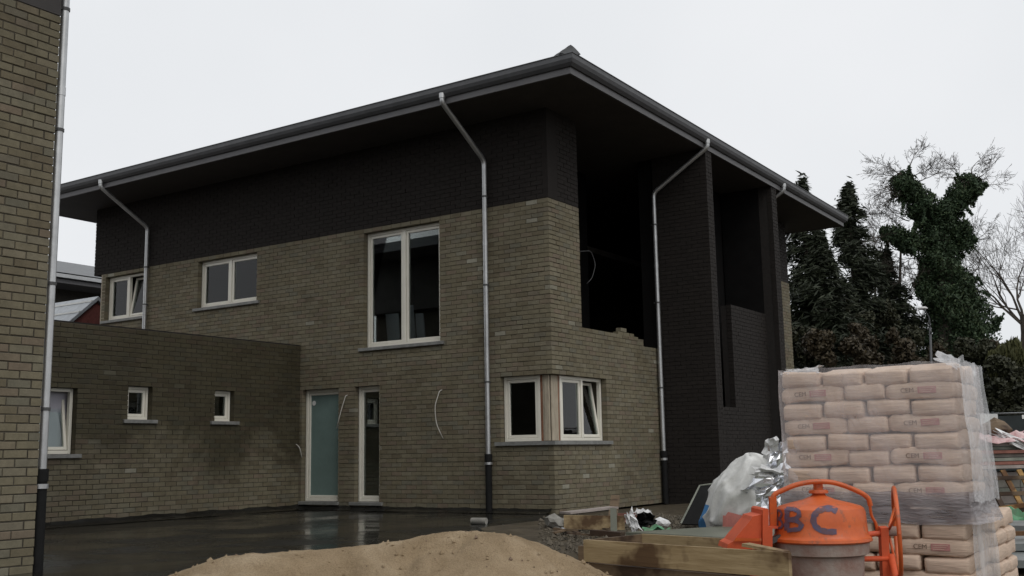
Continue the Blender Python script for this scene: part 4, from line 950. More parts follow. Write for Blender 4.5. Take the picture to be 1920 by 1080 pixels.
def sack():
    D = 11.4; px2 = lambda x, y: at(x, y, D)
    c0 = px2(1398, 985); root = empty('rubbish_sack', c0); tag(root, 'slumped white woven builder sack stuffed with foil offcuts', 'sack')
    # rings (centre px, half width px, py) from the ground to the gathered top
    rg = [(1389, 66, 990), (1388, 70, 978), (1391, 71, 962), (1393, 69, 942), (1395, 66, 922), (1399, 60, 904), (1405, 51, 887), (1410, 41, 872), (1412, 28, 860), (1409, 14, 853), (1406, 3, 852)]
    s = D/F_PX; b = MB(); n = 96; m_ = 44; kk = np.linspace(0, len(rg)-1, m_)
    col_ = [np.interp(kk, range(len(rg)), [q_[j] for q_ in rg]) for j in range(3)]
    for k in range(m_):
        c = px2(col_[0][k], col_[2][k]); f_ = k/(m_-1)
        for i in range(n):
            a = 2*math.pi*i/n; u_ = math.cos(a)*2.2; v_ = math.sin(a)*2.2
            rd = 1-abs(float(fbm(u_*0.9+f_*2.2, v_*0.9-f_*2.6, 4, 1)))                            # ridged creases in slack cloth
            rd2 = 1-abs(float(fbm(u_*1.5-f_*4.5, v_*1.5+f_*4.0, 11, 1)))
            w_ = 0.84 + 0.22*rd**5*(1-0.4*f_) + 0.12*rd2**8
            b.v.append(tuple(c + HR*(col_[1][k]*s*w_*math.cos(a)) + HF*(col_[1][k]*s*0.8*w_*math.sin(a)) + Vector((0, 0, 0.02*math.sin(4*a+k*0.3)))))
    for k in range(m_-1):
        for i in range(n):
            a = 2*math.pi*(i+.5)/n
            b.f.append((k*n+i, k*n+(i+1) % n, (k+1)*n+(i+1) % n, (k+1)*n+i)); b.mi.append(1 if (math.cos(a+0.25) < -0.985 and k < 12) else 0)
    b.f.append(tuple((m_-1)*n+i for i in range(n))); b.mi.append(0)
    o = b.build('bag_body', [M['sack'], M['sackblue']], root, True)
    b = MB(); nq = 14                                                  # faded red print on the cloth
    for (x, y) in [(1345+j*58/nq, yb) for j in range(nq+1) for yb in (991, 955+16*(j/nq)**1.2 + (8 if j < 2 else 0))]:
        k = min(range(len(rg)), key=lambda q_: abs(rg[q_][2]-y)); cx, hw_, _p2 = rg[k]; t = max(-.98, min(.98, (x-cx)/hw_)); b.v.append(tuple(px2(x, y) - HF*(hw_*s*0.8*math.sqrt(1-t*t)*1.0+0.06)))
    for j in range(nq): b.f.append((2*j, 2*j+2, 2*j+3, 2*j+1)); b.mi.append(0)
    b.build('printed_panel', M['sackpink'], root, True)
    MB().tube(smooth([px2(1405, 868)-HF*0.1, px2(1418, 872)-HF*0.1, px2(1440, 875)-HF*0.06], 3), 0.022, 8).build('strap', M['sackblue'], root, True)
    spots = [(1430, 838, 16, 26, 'foilwhite', 'white rolled tip of foil sticking up from the sack'), (1438, 858, 18, 30, 'foil', 'pleated silver foil strip below the white tip'), (1425, 885, 40, 18, 'foilwhite', 'flat white sheet scrap across the sack mouth'),
             (1452, 882, 26, 26, 'foil', 'bright crumpled foil at the right of the sack mouth'), (1462, 855, 30, 36, 'foil', 'grey upright foil scrap against the bag stack'), (1425, 908, 44, 26, 'foil', 'dull crumpled foil in the middle of the sack mouth'),
             (1450, 915, 34, 30, 'foil', 'folded silver scrap right of the sack centre'), (1466, 895, 22, 40, 'foil', 'thin foil strips beside the cement bags'), (1428, 932, 36, 28, 'foil', 'creased foil low in the sack'), (1448, 945, 34, 40, 'foil', 'shiny foil bunch at the sack foot'), (1462, 930, 26, 40, 'foilwhite', 'pale sheet scrap behind the mixer yoke')]
    for k, (x, y, w_, h_, m, lab) in enumerate(spots):
        crumple('foil_scrap', m, px2(x, y) - HF*(0.42-0.012*k)*(0.9 if x < 1445 else 0.6), HR + HF*random.uniform(-.6, .6) + Vector((0, 0, random.uniform(-.4, .4))), Vector((0, 0, 1)) + HR*random.uniform(-.4, .4) - HF*random.uniform(0, .6), w_*s*1.75, h_*s*1.5, lab, 'foil scrap', 0.032, 6, 20+k)
sack()
# small rubble and litter along the wall
def lump(name, mat, c, r, label, cat, seed, sq=(1, 1, 0.7), group=None, parent=None):
    rn = np.random.default_rng(seed); bm = bmesh.new(); bmesh.ops.create_icosphere(bm, subdivisions=2, radius=1)
    for v in bm.verts:
        k = 1 + 0.42*float(fbm(v.co.x*2+seed, v.co.y*2+v.co.z*1.7, seed, 3)) + rn.normal(0, 0.09); v.co = Vector((v.co.x*sq[0], v.co.y*sq[1], v.co.z*sq[2]))*k*r
    me = bpy.data.meshes.new(name); bm.to_mesh(me); bm.free(); me.materials.append(M[mat]); o = link(name, me, parent); o.location = c
    if label: tag(o, label, cat, group)
    return o
def onground(px, py):
    z = 0.0
    for _ in range(8): p = hitz(px, py, z); z = 0.6*z + 0.4*float(gz(p.x, p.y))
    return hitz(px, py, z)
p = hitz(897, 980, 0.03); b = MB(); b.tube([p-Vector((0.11, 0, -0.02)), p+Vector((0.11, 0.03, 0.02))], 0.045, 14); tag(b.build('pipe_offcut', M['concrete'], None, True, 40), 'short grey pipe offcut by the foot of the downpipe', 'pipe')
lump('concrete_lump', 'concrete', onground(1040, 990)+Vector((0, 0, 0.08)), 0.10, 'grey concrete lump at the foot of the house corner', 'rubble', 4, (1.2, 1, 0.9))
lump('concrete_lump', 'concrete', onground(1062, 988)+Vector((0, 0, 0.06)), 0.09, 'smaller grey lump right of the house corner', 'rubble', 5)
def board(p, q, w_, t_, mat, label, up=(0, 0, 1)):
    o = MB().beam(p, q, w_, t_, up).build('board', M[mat]); tag(o, label, 'board'); return o
Z = Vector((0, 0, 1))
board(onground(1058, 1002)+Z*0.14, onground(1172, 1000)+Z*0.12, 0.03, 0.16, 'wood', 'yellow plank on edge below the corner window')
board(onground(1060, 985)+Z*0.16, onground(1150, 979)+Z*0.20, 0.22, 0.025, 'greyboard', 'pale flat board lying on rubble at the house corner')
board(onground(1160, 986)+Z*0.10, onground(1195, 985)+Z*0.10, 0.03, 0.12, 'redboard', 'reddish board end left of the litter')
board(onground(1151, 1010)-Z*0.05, onground(1152, 1008)+Z*0.32, 0.07, 0.04, 'greenboard', 'short grey upright batten in front of the rubble')
board(onground(1110, 1012)+Z*0.08, onground(1168, 1012)+Z*0.05, 0.10, 0.06, 'wooddark', 'dark wet timber offcut in front of the rubble')
board(onground(1148, 980)+Z*0.0, onground(1155, 965)+Z*0.26, 0.13, 0.06, 'wooddark', 'brown block leaning against the wall under the corner window')
crumple('litter_sheet', 'foilwhite', onground(1186, 1000)+Z*0.12, (HR+Z*0.7), (Z-HR*0.4), 0.12, 0.24, 'white and blue torn plastic hanging over the green panel edge', 'litter', 0.03, 8, 41)
crumple('litter_sheet', 'foilwhite', onground(1205, 985)+Z*0.16, HR, (HF+Z*0.3), 0.22, 0.10, 'white crumpled plastic strip on the rubble', 'litter', 0.03, 8, 42)
crumple('black_plastic', 'black', onground(1212, 993)+Z*0.10, HR, Z+HF*0.4, 0.24, 0.16, 'black plastic bag among white litter', 'litter', 0.04, 8, 43)
lump('white_tuft', 'foilwhite', onground(1238, 992)+Z*0.07, 0.085, 'round white insulation tuft on the green panel', 'litter', 44, (1.3, 1, 0.8))
crumple('green_litter', 'greennet', onground(1232, 1000)+Z*0.05, HR, HF+Z*0.2, 0.28, 0.16, 'torn green netting beside the white tuft', 'litter', 0.03, 7, 45)
MB().tube([onground(1042, 1000)+Z*0.05, onground(1058, 1003)+Z*0.05], 0.03, 10).build('bottle', M['foil'], None, True)
tag(bpy.data.objects['bottle'], 'pale crushed bottle at the edge of the paving', 'bottle')
_off = []
for k in range(10):                                                  # offcuts nobody could tell apart
    px, py = random.uniform(1045, 1180), random.uniform(976, 1012); q = onground(px, py); a_ = random.uniform(0, 3.14); L = random.uniform(0.08, 0.30); d_ = Vector((math.cos(a_), math.sin(a_), random.uniform(-.2, .3)))*L/2
    o = MB().beam(q+Z*0.06-d_, q+Z*0.06+d_, random.uniform(0.03, 0.07), random.uniform(0.015, 0.03)).build('wood_offcut', M[random.choice(('wooddark', 'wooddark', 'wood', 'greyboard'))]); tag(o, 'small wood offcut strewn among the rubble at the house corner', 'offcut', 'wood offcuts at the house corner')
def rubble():
    V = []; b = MB()
    for k in range(2200):
        px = random.uniform(1010, 1330); py = random.uniform(968, 1040) if k % 4 else random.uniform(968, 990); q = onground(px, py)
        if q.y > -0.06 and q.x < 0.1: continue
        r = random.uniform(0.008, 0.028)*(2 if random.random() < 0.06 else 1)
        v = [q + Vector((0, 0, r*0.2)) + Vector(d).normalized()*r*random.uniform(0.6, 1.3) for d in ((1, .2, 0), (-1, 0, .2), (0, 1, 0), (.2, -1, 0), (0, 0, .8), (0, .1, -1))]
        b.add(v, [(0, 2, 4), (2, 1, 4), (1, 3, 4), (3, 0, 4), (2, 0, 5), (1, 2, 5), (3, 1, 5), (0, 3, 5)])
    o = b.build('rubble', M['rub']); tag(o, 'loose grey rubble strewn along the house wall', 'rubble', kind='stuff')
rubble()

# ------------------------------------------------------------------ material store on the right
def store():
    D = 14.0; A = at(1822, 880, D); ux = (HR*0.96 + HF*0.28).normalized(); uy = Vector((-ux.y, ux.x, 0)); cols = ['greyboard', 'redboard', 'greyboard2', 'greyboard', 'redboard', 'greyboard2', 'greyboard', 'greyboard2']
    names = ['lowest', 'second lowest', 'third lowest', 'fourth lowest', 'fifth lowest', 'sixth lowest', 'seventh lowest', 'topmost']
    z = A.z
    for k in range(8):
        t_ = 0.042; o = A + ux*random.uniform(-0.04, 0.06) + uy*random.uniform(-0.05, 0.05); o.z = z
        b = MB(); b.prism([o, o+ux*1.7, o+ux*1.7+uy*0.9, o+uy*0.9], (0, 0, t_)); tag(b.build('stacked_board', M[cols[k]]), f'{["grey pink", "red brown", "green grey"][["greyboard", "redboard", "greyboard2"].index(cols[k])]} sheet, {names[k]} in the stack right of the cement bags', 'board', 'sheets stacked beside the cement bags'); z += t_+0.008
    top = z
    crumple('plastic_cover', 'pinkplastic', A + ux*0.65 + uy*0.25 + Z*(top-A.z+0.03), ux, uy + Z*0.15, 1.55, 0.75, 'crumpled pink white plastic cover over the sheet stack', 'plastic sheet', 0.035, 14, 61)
    crumple('plastic_cover', 'foilwhite', A + ux*0.75 - uy*0.04 + Z*(top-A.z-0.06), ux - Z*0.35, Z - uy*0.3, 0.75, 0.13, 'white plastic strip hanging over the front of the sheet stack', 'plastic sheet', 0.02, 10, 62)
    lump('wood_stump', 'wooddark', at(1866, 806, 14.6), 0.16, 'brown root stump lying on top of the sheet stack', 'stump', 63, (1.5, 1, 0.8))
    # blocks of bricks below
    for r in range(5):
        for c in range(4):
            o = A + ux*(0.03+c*0.41) + uy*0.10; o.z = A.z-0.045-(r+1)*0.105
            b = MB(); b.prism([o, o+ux*0.40, o+ux*0.40+uy*0.7, o+uy*0.7], (0, 0, 0.098)); tag(b.build('brick_pack', M[('greyboard2', 'greyboard', 'concrete')[(r+c) % 3]]), f'{["grey green", "grey pink", "pale grey"][(r+c) % 3]} brick pack, {["top", "second", "third", "fourth", "bottom"][r]} row, {["first", "second", "third", "fourth"][c]} from the cement bags', 'brick pack', 'brick packs under the sheet stack')
    fr_ = empty('pallet_frame', A - uy*0.25 - Z*0.5); tag(fr_, 'yellow brown wooden slat frame leaning against the brick packs', 'pallet frame')
    for k, x in enumerate((0.16, 0.46, 0.72, 0.98)):
        b = MB(); b.beam(A+ux*(x+0.08)-uy*0.32-Z*0.62, A+ux*x-uy*0.03-Z*0.02, 0.075, 0.02, -uy); b.build('slat', M['woodgold'] if k else M['wooddark'], fr_)
    for k, h in enumerate((0.12, 0.32, 0.52)):
        b = MB(); b.beam(A+ux*0.12-uy*(0.055+h*0.45)-Z*h, A+ux*1.15-uy*(0.055+h*0.45)-Z*h, 0.05, 0.025, -uy); b.build('rail', M['wooddark'], fr_)
    # site fence behind
    f0 = at(1790, 772, 24); f1 = at(2500, 764, 21.0); f0.z = f1.z = (f0.z+f1.z)/2; fe = (f1-f0).normalized()
    fz = empty('site_fence', (f0.x, f0.y, 0)); tag(fz, 'dark site fence with a pale top rail behind the stacked sheets', 'fence')
    MB().tube([f0, f1], 0.02, 8).build('rail', M['zinc'], fz, True)
    for k in range(9):
        a_ = f0+fe*((f1-f0).length*k/9+0.015); c_ = f0+fe*((f1-f0).length*(k+1)/9-0.015); b = MB(); b.prism([Vector((a_.x, a_.y, 0)), Vector((c_.x, c_.y, 0)), c_-Z*0.05, a_-Z*0.05], (0, 0.03, 0)); b.build('panel', M['hoarding'], fz)
        MB().tube([Vector((a_.x, a_.y-0.04, -0.1)), a_-Vector((0, 0.04, -0.05))], 0.025, 8).build('post', M['hoarding'], fz, True)
    w0 = at(1837, 776, 22.5); w1 = at(1870, 776, 22.4); b = MB(); b.prism([w0, w1, w1-Z*0.42, w0-Z*0.42], (0, 0.02, 0)); tag(b.build('white_board', M['white']), 'white rectangular board fixed on the dark site fence', 'board')
    w0 = at(1916, 778, 22.2); b = MB(); b.prism([w0, w0+HR*0.5, w0+HR*0.5-Z*0.08, w0-Z*0.08], (0, 0.02, 0)); tag(b.build('white_board', M['white']), 'small pale strip on the fence at the right edge', 'board')
    # wet slabs and litter on the ground
    for k, (x0, y0, x1, y1, lab) in enumerate(((1862, 1012, 1990, 1008, 'wet grey slab nearest the green netting'), (1874, 1046, 1995, 1043, 'wet grey slab in the middle of the right foreground'), (1880, 1082, 2000, 1078, 'wet grey slab at the bottom right corner'))):
        a_ = onground(x0, y0); c_ = onground(x1, y1); zz = max(a_.z, c_.z)+0.05; a_.z = c_.z = zz; e = (c_-a_).normalized(); n = Vector((-e.y, e.x, 0)); b = MB(); b.prism([a_, c_, c_+n*0.85, a_+n*0.85], (0, 0, 0.06)); tag(b.build('slab', M['slab']), lab, 'slab', 'wet slabs on the right')
    crumple('green_netting', 'greennet', onground(1898, 990)+Z*0.10, HR, HF+Z*0.25, 0.62, 0.5, 'crumpled green netting in front of the slat frame', 'netting', 0.05, 12, 71)
    board(onground(1868, 974)+Z*0.13, onground(1960, 968)+Z*0.18, 0.09, 0.05, 'woodgold', 'yellow broken plank at the foot of the slat frame')
    board(onground(1880, 982)+Z*0.08, onground(1960, 990)+Z*0.10, 0.08, 0.05, 'redboard', 'red brown plank lying in front of the slat frame')
    board(onground(1900, 1030)+Z*0.14, onground(1990, 1028)+Z*0.14, 0.06, 0.04, 'woodgold', 'thin yellowish batten across the wet slabs')
    crumple('paper_litter', 'foilwhite', onground(1888, 1000)+Z*0.12, HR, HF, 0.10, 0.06, 'small white paper scrap by the green netting', 'litter', 0.01, 6, 72)
store()

# ------------------------------------------------------------------ trees
def leaves(name, caps, n, size, mat, parent, flat=0.3, fuzz=0.25, hang=0, lab=None):
    """leaf-sized quads through a set of tapered capsules (p, q, r0, r1)"""
    w_ = np.array([((q-p).length+0.6*(a+c))*(a+c) for p, q, a, c in caps]); idx = RNG.choice(len(caps), n, p=w_/w_.sum())
    P0 = np.array([tuple(c[0]) for c in caps])[idx]; Q0 = np.array([tuple(c[1]) for c in caps])[idx]; ra = np.array([c[2] for c in caps])[idx]; rc = np.array([c[3] for c in caps])[idx]
    t = RNG.random(n)[:, None]; r = (ra+(rc-ra)*t[:, 0]); d = RNG.normal(0, 1, (n, 3)); d /= np.linalg.norm(d, axis=1)[:, None]
    c = P0 + (Q0-P0)*t; rr = r*(0.55+0.5*RNG.random(n)**0.6); q = c + d*rr[:, None]
    cl = fbm(q[:, 0]*1.8+q[:, 2]*0.9, q[:, 1]*1.8+q[:, 2]*1.6, 6, 3); q += d*(cl*fuzz*r)[:, None]
    keep = (cl > -0.50) | (RNG.random(n) < 0.30); q = q[keep]; d = d[keep]; cl = cl[keep]; n = len(q)
    nr = d*0.6 + RNG.normal(0, 0.6, (n, 3)); nr /= np.linalg.norm(nr, axis=1)[:, None]
    a = np.cross(nr, RNG.normal(0, 1, (n, 3))); a /= np.linalg.norm(a, axis=1)[:, None]
    if hang: a = a*(1-hang) + np.array([0, 0, -1])*hang; a /= np.linalg.norm(a, axis=1)[:, None]
    b2 = np.cross(nr, a); b2 /= np.maximum(1e-6, np.linalg.norm(b2, axis=1))[:, None]
    s = size*(0.6+0.8*RNG.random(n))[:, None]; V = np.stack([q-a*s, q-b2*s*(0.55-0.25*hang)+a*s*0.1, q+a*s, q+b2*s*(0.55-0.25*hang)+a*s*0.1], 1)
    tone = np.clip(0.5+0.25*cl+RNG.normal(0, 0.2, n), 0, 1)
    return link(name, np_quads(name, V, M[mat], tone), parent)
def branch(b, p, d, L, r, depth, rn, spread=0.55, up=0.08, seg=5, tips=None, minr=0.006):
    pts = [p]; rs = [r]; n = 4 if depth > 1 else 3
    for k in range(n):
        d = (d + Vector((rn.gauss(0, 0.16), rn.gauss(0, 0.16), rn.gauss(0, 0.10)+up))).normalized(); pts.append(pts[-1]+d*(L/n)); rs.append(max(minr, r*(1-0.55*(k+1)/n)))
    b.tube(pts, rs, seg if depth > 2 else 3, False)
    if depth == 0:
        if tips is not None: tips.append(pts[-1])
        return
    for k in range(rn.choice((2, 2, 3)) + (1 if depth > 2 else 0)):
        i = rn.randint(1, n); dd = (d + Vector((rn.gauss(0, spread), rn.gauss(0, spread), rn.gauss(0.05, spread*0.8)))).normalized()
        branch(b, pts[i], dd, L*rn.uniform(0.5, 0.8), max(minr, rs[i]*rn.uniform(0.45, 0.7)), depth-1, rn, spread, up, seg, tips, minr)
    branch(b, pts[-1], d, L*0.75, max(minr, rs[-1]*0.9), depth-1, rn, spread, up, seg, tips, minr)
def bare_tree(base, top, r, starts, label, seed, name='bare_tree', mat='bark', L=1.9, depth=4, group=None):
    rn = random.Random(seed); root = empty(name, base); tag(root, label, 'tree', group)
    base = Vector(base); top = Vector(top); n = 9; pts = [base+(top-base)*(k/n)+Vector((rn.gauss(0, .07), rn.gauss(0, .07), 0))*(k > 0) for k in range(n+1)]
    b = MB(); b.tube(pts, [r*(1-0.75*k/n) for k in range(n+1)], 8, False); b.build('trunk', M[mat], root, True)
    b = MB()
    for k in range(starts):
        f = 0.30+0.68*k/starts; i = min(n-1, int(f*n)); p = pts[i]; a = rn.uniform(0, 2*math.pi)
        branch(b, p, Vector((math.cos(a), math.sin(a), rn.uniform(0.15, 0.9))).normalized(), L*(1.15-0.5*f)*rn.uniform(0.8, 1.2), r*0.42*(1-0.6*f), depth, rn)
    b.build('crown', M[mat], root)
    return root
def ivy_tree():
    D = 40; z = 2.454; p = lambda x, y, dd=0: at(1440+x/z, 280+y/z, D+dd); s = D/F_PX/z; base = p(800, 1380); base.z = 0
    root = empty('ivy_tree', base); tag(root, 'tall forked tree thickly wrapped in dark ivy', 'tree')
    b = MB(); b.tube([base, p(815, 800), p(810, 500), p(770, 320)], [0.5, 0.42, 0.36, 0.3], 10, False); b.tube([p(775, 330), p(690, 240), p(640, 170), p(600, 110)], [0.26, 0.2, 0.15, 0.09], 8, False); b.tube([p(800, 330), p(870, 250), p(915, 190), p(940, 120)], [0.22, 0.17, 0.12, 0.08], 8, False); b.tube([p(760, 460), p(640, 430), p(530, 405)], [0.2, 0.14, 0.06], 8, False)
    b.build('trunk', M['bark'], root, True)
    c = lambda x0, y0, x1, y1, r0, r1, dd=0: (p(x0, y0, dd), p(x1, y1, dd), r0*s, r1*s)
    caps = [c(830, 900, 835, 620, 120, 105), c(835, 620, 815, 480, 105, 92), c(815, 480, 770, 330, 92, 88), c(770, 330, 700, 260, 80, 62), c(700, 260, 640, 185, 58, 52), c(640, 185, 600, 130, 48, 20), c(690, 190, 640, 165, 30, 26),
            c(800, 330, 860, 255, 62, 44), c(860, 255, 915, 190, 42, 40), c(915, 190, 940, 135, 40, 18), c(935, 180, 980, 170, 26, 12), c(740, 440, 620, 420, 62, 44), c(620, 420, 530, 405, 40, 16), c(860, 400, 930, 420, 48, 18), c(880, 640, 940, 600, 60, 30), c(880, 700, 990, 800, 90, 60), c(830, 900, 980, 860, 120, 90), c(760, 720, 725, 650, 50, 30), c(830, 1200, 830, 900, 150, 130), c(720, 600, 735, 575, 26, 20)]
    rn = random.Random(8); extra = []
    for q0, q1, r0, r1 in caps:
        for k in range(int(6+(q1-q0).length*4)):
            t = rn.random(); r = r0+(r1-r0)*t; d = Vector((rn.gauss(0, 1), rn.gauss(0, 1), rn.gauss(0, 1))).normalized(); c_ = q0+(q1-q0)*t+d*r*rn.uniform(0.8, 1.15); g = rn.uniform(0.10, 0.42); extra.append((c_, c_+Vector((rn.gauss(0, .12), rn.gauss(0, .12), rn.gauss(0.05, .12))), g, g*0.6))
    for q0, q1, r0, r1 in list(caps):                                  # loose sprays and hanging strands off the main mass
        for k in range(int(3+(q1-q0).length*3)):
            t = rn.random(); r = r0+(r1-r0)*t; d = Vector((rn.gauss(0, 1), rn.gauss(0, 1), rn.gauss(0, .7))).normalized(); c_ = q0+(q1-q0)*t+d*r*rn.uniform(1.0, 1.25); g = rn.uniform(0.05, 0.13); e_ = d*rn.uniform(0.1, 0.4)+Vector((0, 0, rn.choice((-1, -1, .6))*rn.uniform(0.1, 0.55))); extra.append((c_, c_+e_, g, g*0.4))
    caps = [(a_, c_, r0*0.90, r1*0.90) for a_, c_, r0, r1 in caps] + extra
    leaves('crown', caps, 130000, 0.055, 'ivy', root, fuzz=0.75)
    rn = random.Random(5); b = MB()
    for x, y, dx, dz in ((600, 115, -.5, .6), (610, 130, -.9, .25), (620, 150, -1, 0), (590, 180, -1, -.25), (600, 215, -1, -.3), (640, 110, .2, .9), (660, 130, .7, .6), (690, 150, 1, .35), (930, 125, .4, .8), (945, 140, .9, .5), (960, 165, 1, .1), (900, 150, -.5, .8), (530, 405, -1, .2), (525, 410, -.8, -.5), (560, 390, -.8, .7), (600, 390, -.7, .8), (650, 330, -1, .4), (640, 300, -1, .1), (700, 500, -.9, -.2), (720, 560, -1, .1), (730, 620, -1, .2), (940, 420, 1, .2), (930, 560, 1, .3)):
        branch(b, p(x, y), (HR*dx + Z*dz + HF*rn.uniform(-.4, .4)).normalized(), 0.58, 0.024, 4, rn, 0.60, 0.0, 4, None, 0.005)
    b.build('bare_twigs', M['bark'], root)
ivy_tree()
def conifer(apex, H, Rb, label, seed, n=16000, name='conifer', base_z=0.0, droop=0.16, dens=1):
    rg = np.random.default_rng(seed); root = empty(name, (apex.x, apex.y, base_z)); tag(root, label, 'tree', 'conifers behind the house')
    MB().tube([(apex.x, apex.y, base_z), (apex.x, apex.y, apex.z)], [0.25, 0.02], 8, False).build('trunk', M['bark'], root, True)
    V = []; b = MB(); nb_ = int(H*16*dens); T = []
    for k in range(nb_):
        f = (k+rg.random())/nb_; zt = apex.z-f*H; L = Rb*(f**0.8)*(0.45+0.75*rg.random())+0.12; a = rg.random()*2*math.pi; dirv = np.array([math.cos(a), math.sin(a), 0])
        m = int(n/nb_*(0.35+1.3*f)); t = rg.random(m)**0.7; q = np.array([apex.x, apex.y, zt])+dirv*(t*L)[:, None]; q[:, 2] += L*(0.15*t-droop*t*t)
        lat = np.array([-dirv[1], dirv[0], 0]); wd = 0.42*L*(1-t)+0.12; q += lat*(rg.normal(0, 0.5, m)*wd)[:, None]; q[:, 2] += rg.normal(0, 0.13, m)-0.05
        ax_ = dirv*0.6 + lat*rg.normal(0, 0.7, m)[:, None] + np.array([0, 0, -0.25]); ax_ = ax_ + rg.normal(0, 0.25, (m, 3)); ax_ /= np.linalg.norm(ax_, axis=1)[:, None]
        sd2 = np.cross(ax_, rg.normal(0, 1, (m, 3))); sd2 /= np.linalg.norm(sd2, axis=1)[:, None]; ln = (0.10+0.10*rg.random(m))[:, None]
        V.append(np.stack([q-ax_*ln, q-sd2*0.03, q+ax_*ln, q+sd2*0.03], 1)); T.append(np.clip(0.25+0.5*t+rg.normal(0, 0.2, m), 0, 1))
        if k % 3 == 0: b.tube([(apex.x, apex.y, zt), tuple(np.array([apex.x, apex.y, zt+L*0.02])+dirv*L*0.5), tuple(np.array([apex.x, apex.y, zt-L*(droop-0.15)])+dirv*L)], [0.03, 0.02, 0.008], 4, False)
    V = np.concatenate(V); T = np.concatenate(T); link('crown', np_quads('crown', V, M['needle'], T), root); b.build('branch', M['bark'], root)
conifer(at(1589, 348, 38), 10.2, 2.5, 'dark pointed conifer just right of the roof end', 1, 30000)
conifer(at(1502, 338, 36), 9.6, 2.2, 'conifer with its tip showing above the roof slope', 2, 20000)
conifer(at(1660, 470, 41), 7.2, 2.2, 'low dark conifer left of the ivy-covered tree', 3, 18000)
conifer(at(1536, 440, 35), 8.0, 2.6, 'broad dark conifer close behind the far house corner', 4, 22000)
def shrub(px, py_top, d, wpx, mat, label, seed, n=9000, size=0.10, hang=0, lean=0):
    D = d; s = D/F_PX; top = at(px, py_top, D); base = Vector((top.x, top.y, 0.0)); root = empty('shrub', base); tag(root, label, 'shrub', 'shrubs behind the site'); rn = random.Random(seed); H = top.z; r = wpx*s
    caps = []
    for k in range(26):
        f = rn.random(); h = H*(0.12+0.76*f); rad = r*(1.15-0.5*f); c = base + HR*rn.uniform(-1, 1)*rad + HF*rn.uniform(-.5, .5)*rad + Z*h; q = r*rn.uniform(0.22, 0.42)*(1.1-0.5*f); caps.append((c, c+Vector((rn.gauss(0, .2), rn.gauss(0, .2), q*0.8)), q, q*0.7))
    leaves('crown', caps, n, size, mat, root, fuzz=0.45, hang=hang)
    b = MB()
    for k in range(4): branch(b, base + HR*rn.uniform(-.4, .4)*r, Vector((rn.gauss(0, .35), rn.gauss(0, .3), 1)).normalized(), H*0.25, 0.04, 3, rn, 0.5, 0.08, 4, None, 0.006)
    b.build('stems', M['barkpale'], root)
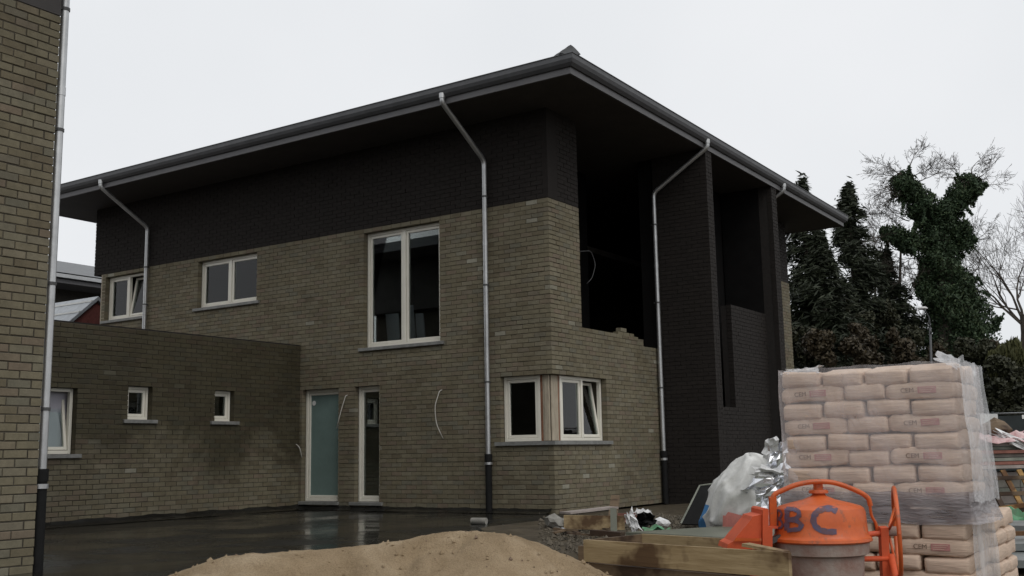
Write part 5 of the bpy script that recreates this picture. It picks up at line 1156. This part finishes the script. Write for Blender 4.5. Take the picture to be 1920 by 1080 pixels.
for k, a in enumerate(((1490, 590, 33, 60, 'yew', 'dark olive shrub beside the far house pier'), (1560, 520, 36, 75, 'yew', 'tall dark shrub below the pointed conifer'), (1570, 600, 30, 85, 'russet', 'russet shrub above the left end of the cement stack'), (1650, 580, 32, 85, 'russet', 'brown leafed shrub above the middle of the cement stack'),
        (1650, 530, 38, 75, 'yew', 'dark shrub between conifer and ivy tree'), (1615, 500, 40, 70, 'yew', 'tall dark evergreen close to the pointed conifer'), (1700, 590, 39, 70, 'yew', 'dark evergreen touching the ivy tree trunk'), (1710, 655, 31, 65, 'yew', 'olive shrub under the left side of the ivy tree'), (1790, 625, 33, 85, 'russet', 'russet shrub at the foot of the ivy tree'), (1858, 610, 33, 90, 'yew', 'dark olive shrub right of the ivy tree foot'), (1912, 590, 31, 70, 'willow', 'yellow green drooping shrub at the right edge'), (1800, 710, 29, 80, 'yew', 'low dark shrub over the right end of the cement stack'), (1900, 700, 28, 70, 'yew', 'low dark shrub above the site fence'), (1500, 690, 28, 60, 'yew', 'low dark shrub left of the cement stack top'), (1970, 640, 32, 60, 'willow', 'yellow green shrub past the right edge'), (1870, 655, 30, 80, 'yew', 'broad dark shrub between the ivy tree and right edge'), (1925, 690, 27, 70, 'yew', 'dark shrub above the fence at the right edge'), (1840, 735, 27, 60, 'yew', 'low dark shrub right of the cement film'), (1660, 700, 29, 70, 'yew', 'low dark shrub over the middle of the cement stack'), (1580, 720, 29, 60, 'yew', 'low dark shrub over the left half of the cement stack'))):
    shrub(a[0], a[1], a[2], a[3], a[4], a[5], 50+k, 20000, 0.065 if a[4] != 'willow' else 0.11, 0.75 if a[4] == 'willow' else 0)
def open_tree(px, d, fork_y, label, seed, limbs, L):
    rn = random.Random(seed); bs = at(px, 830, d); fk = at(px-3, fork_y, d); root = empty('bare_tree', (bs.x, bs.y, 0)); tag(root, label, 'tree')
    b = MB(); b.tube([(bs.x, bs.y, 0), bs+Z*0.8, fk-Z*0.8, fk], [0.24, 0.21, 0.17, 0.15], 8, False); b.build('trunk', M['bark'], root, True)
    b = MB()
    for dx, dz in limbs: branch(b, fk-Z*rn.uniform(0, 0.7), (HR*dx+Z*dz+HF*rn.uniform(-.35, .35)).normalized(), L*rn.uniform(0.85, 1.1), 0.065, 4, rn, 0.58, 0.06, 5, None, 0.0055)
    b.build('crown', M['bark'], root)
open_tree(1922, 45, 590, 'tall bare tree at the right edge', 12, ((-.35, 1), (.3, 1), (-.9, .55), (-.75, .9), (-.05, 1)), 2.3)
open_tree(1995, 47, 560, 'bare tree just past the right edge', 14, ((-.5, 1), (.3, 1), (-.9, .6)), 2.3)
bb = at(1690, 830, 43); bare_tree((bb.x, bb.y, 0), at(1685, 420, 43), 0.13, 11, 'thin bare tree left of the ivy-covered tree', 15, L=1.7, depth=4)
bb = at(1640, 830, 44); bare_tree((bb.x, bb.y, 0), at(1640, 470, 44), 0.11, 9, 'slender bare tree behind the low conifer', 16, L=1.5, depth=4)
# street lamp
lp = at(1748, 835, 32); lroot = empty('street_lamp', (lp.x, lp.y, 0)); tag(lroot, 'thin grey street lamp in front of the trees', 'street lamp')
q1 = at(1744, 614, 32); q2 = at(1730, 578, 32)
MB().tube([(lp.x, lp.y, 0), q1], [0.05, 0.035], 8).build('pole', M['zincdark'], lroot, True)
MB().tube(smooth([q1-Z*0.2, q1+Z*0.3, q2+Vector((0, 0, 0.02))], 4), 0.022, 6).build('arm', M['zincdark'], lroot, True)
b = MB(); b.lathe([(0.001, 0.05), (0.10, 0.04), (0.15, 0.0), (0.12, -0.035), (0.001, -0.045)], q2, 16); b.build('lamp_head', M['white'], lroot, True)
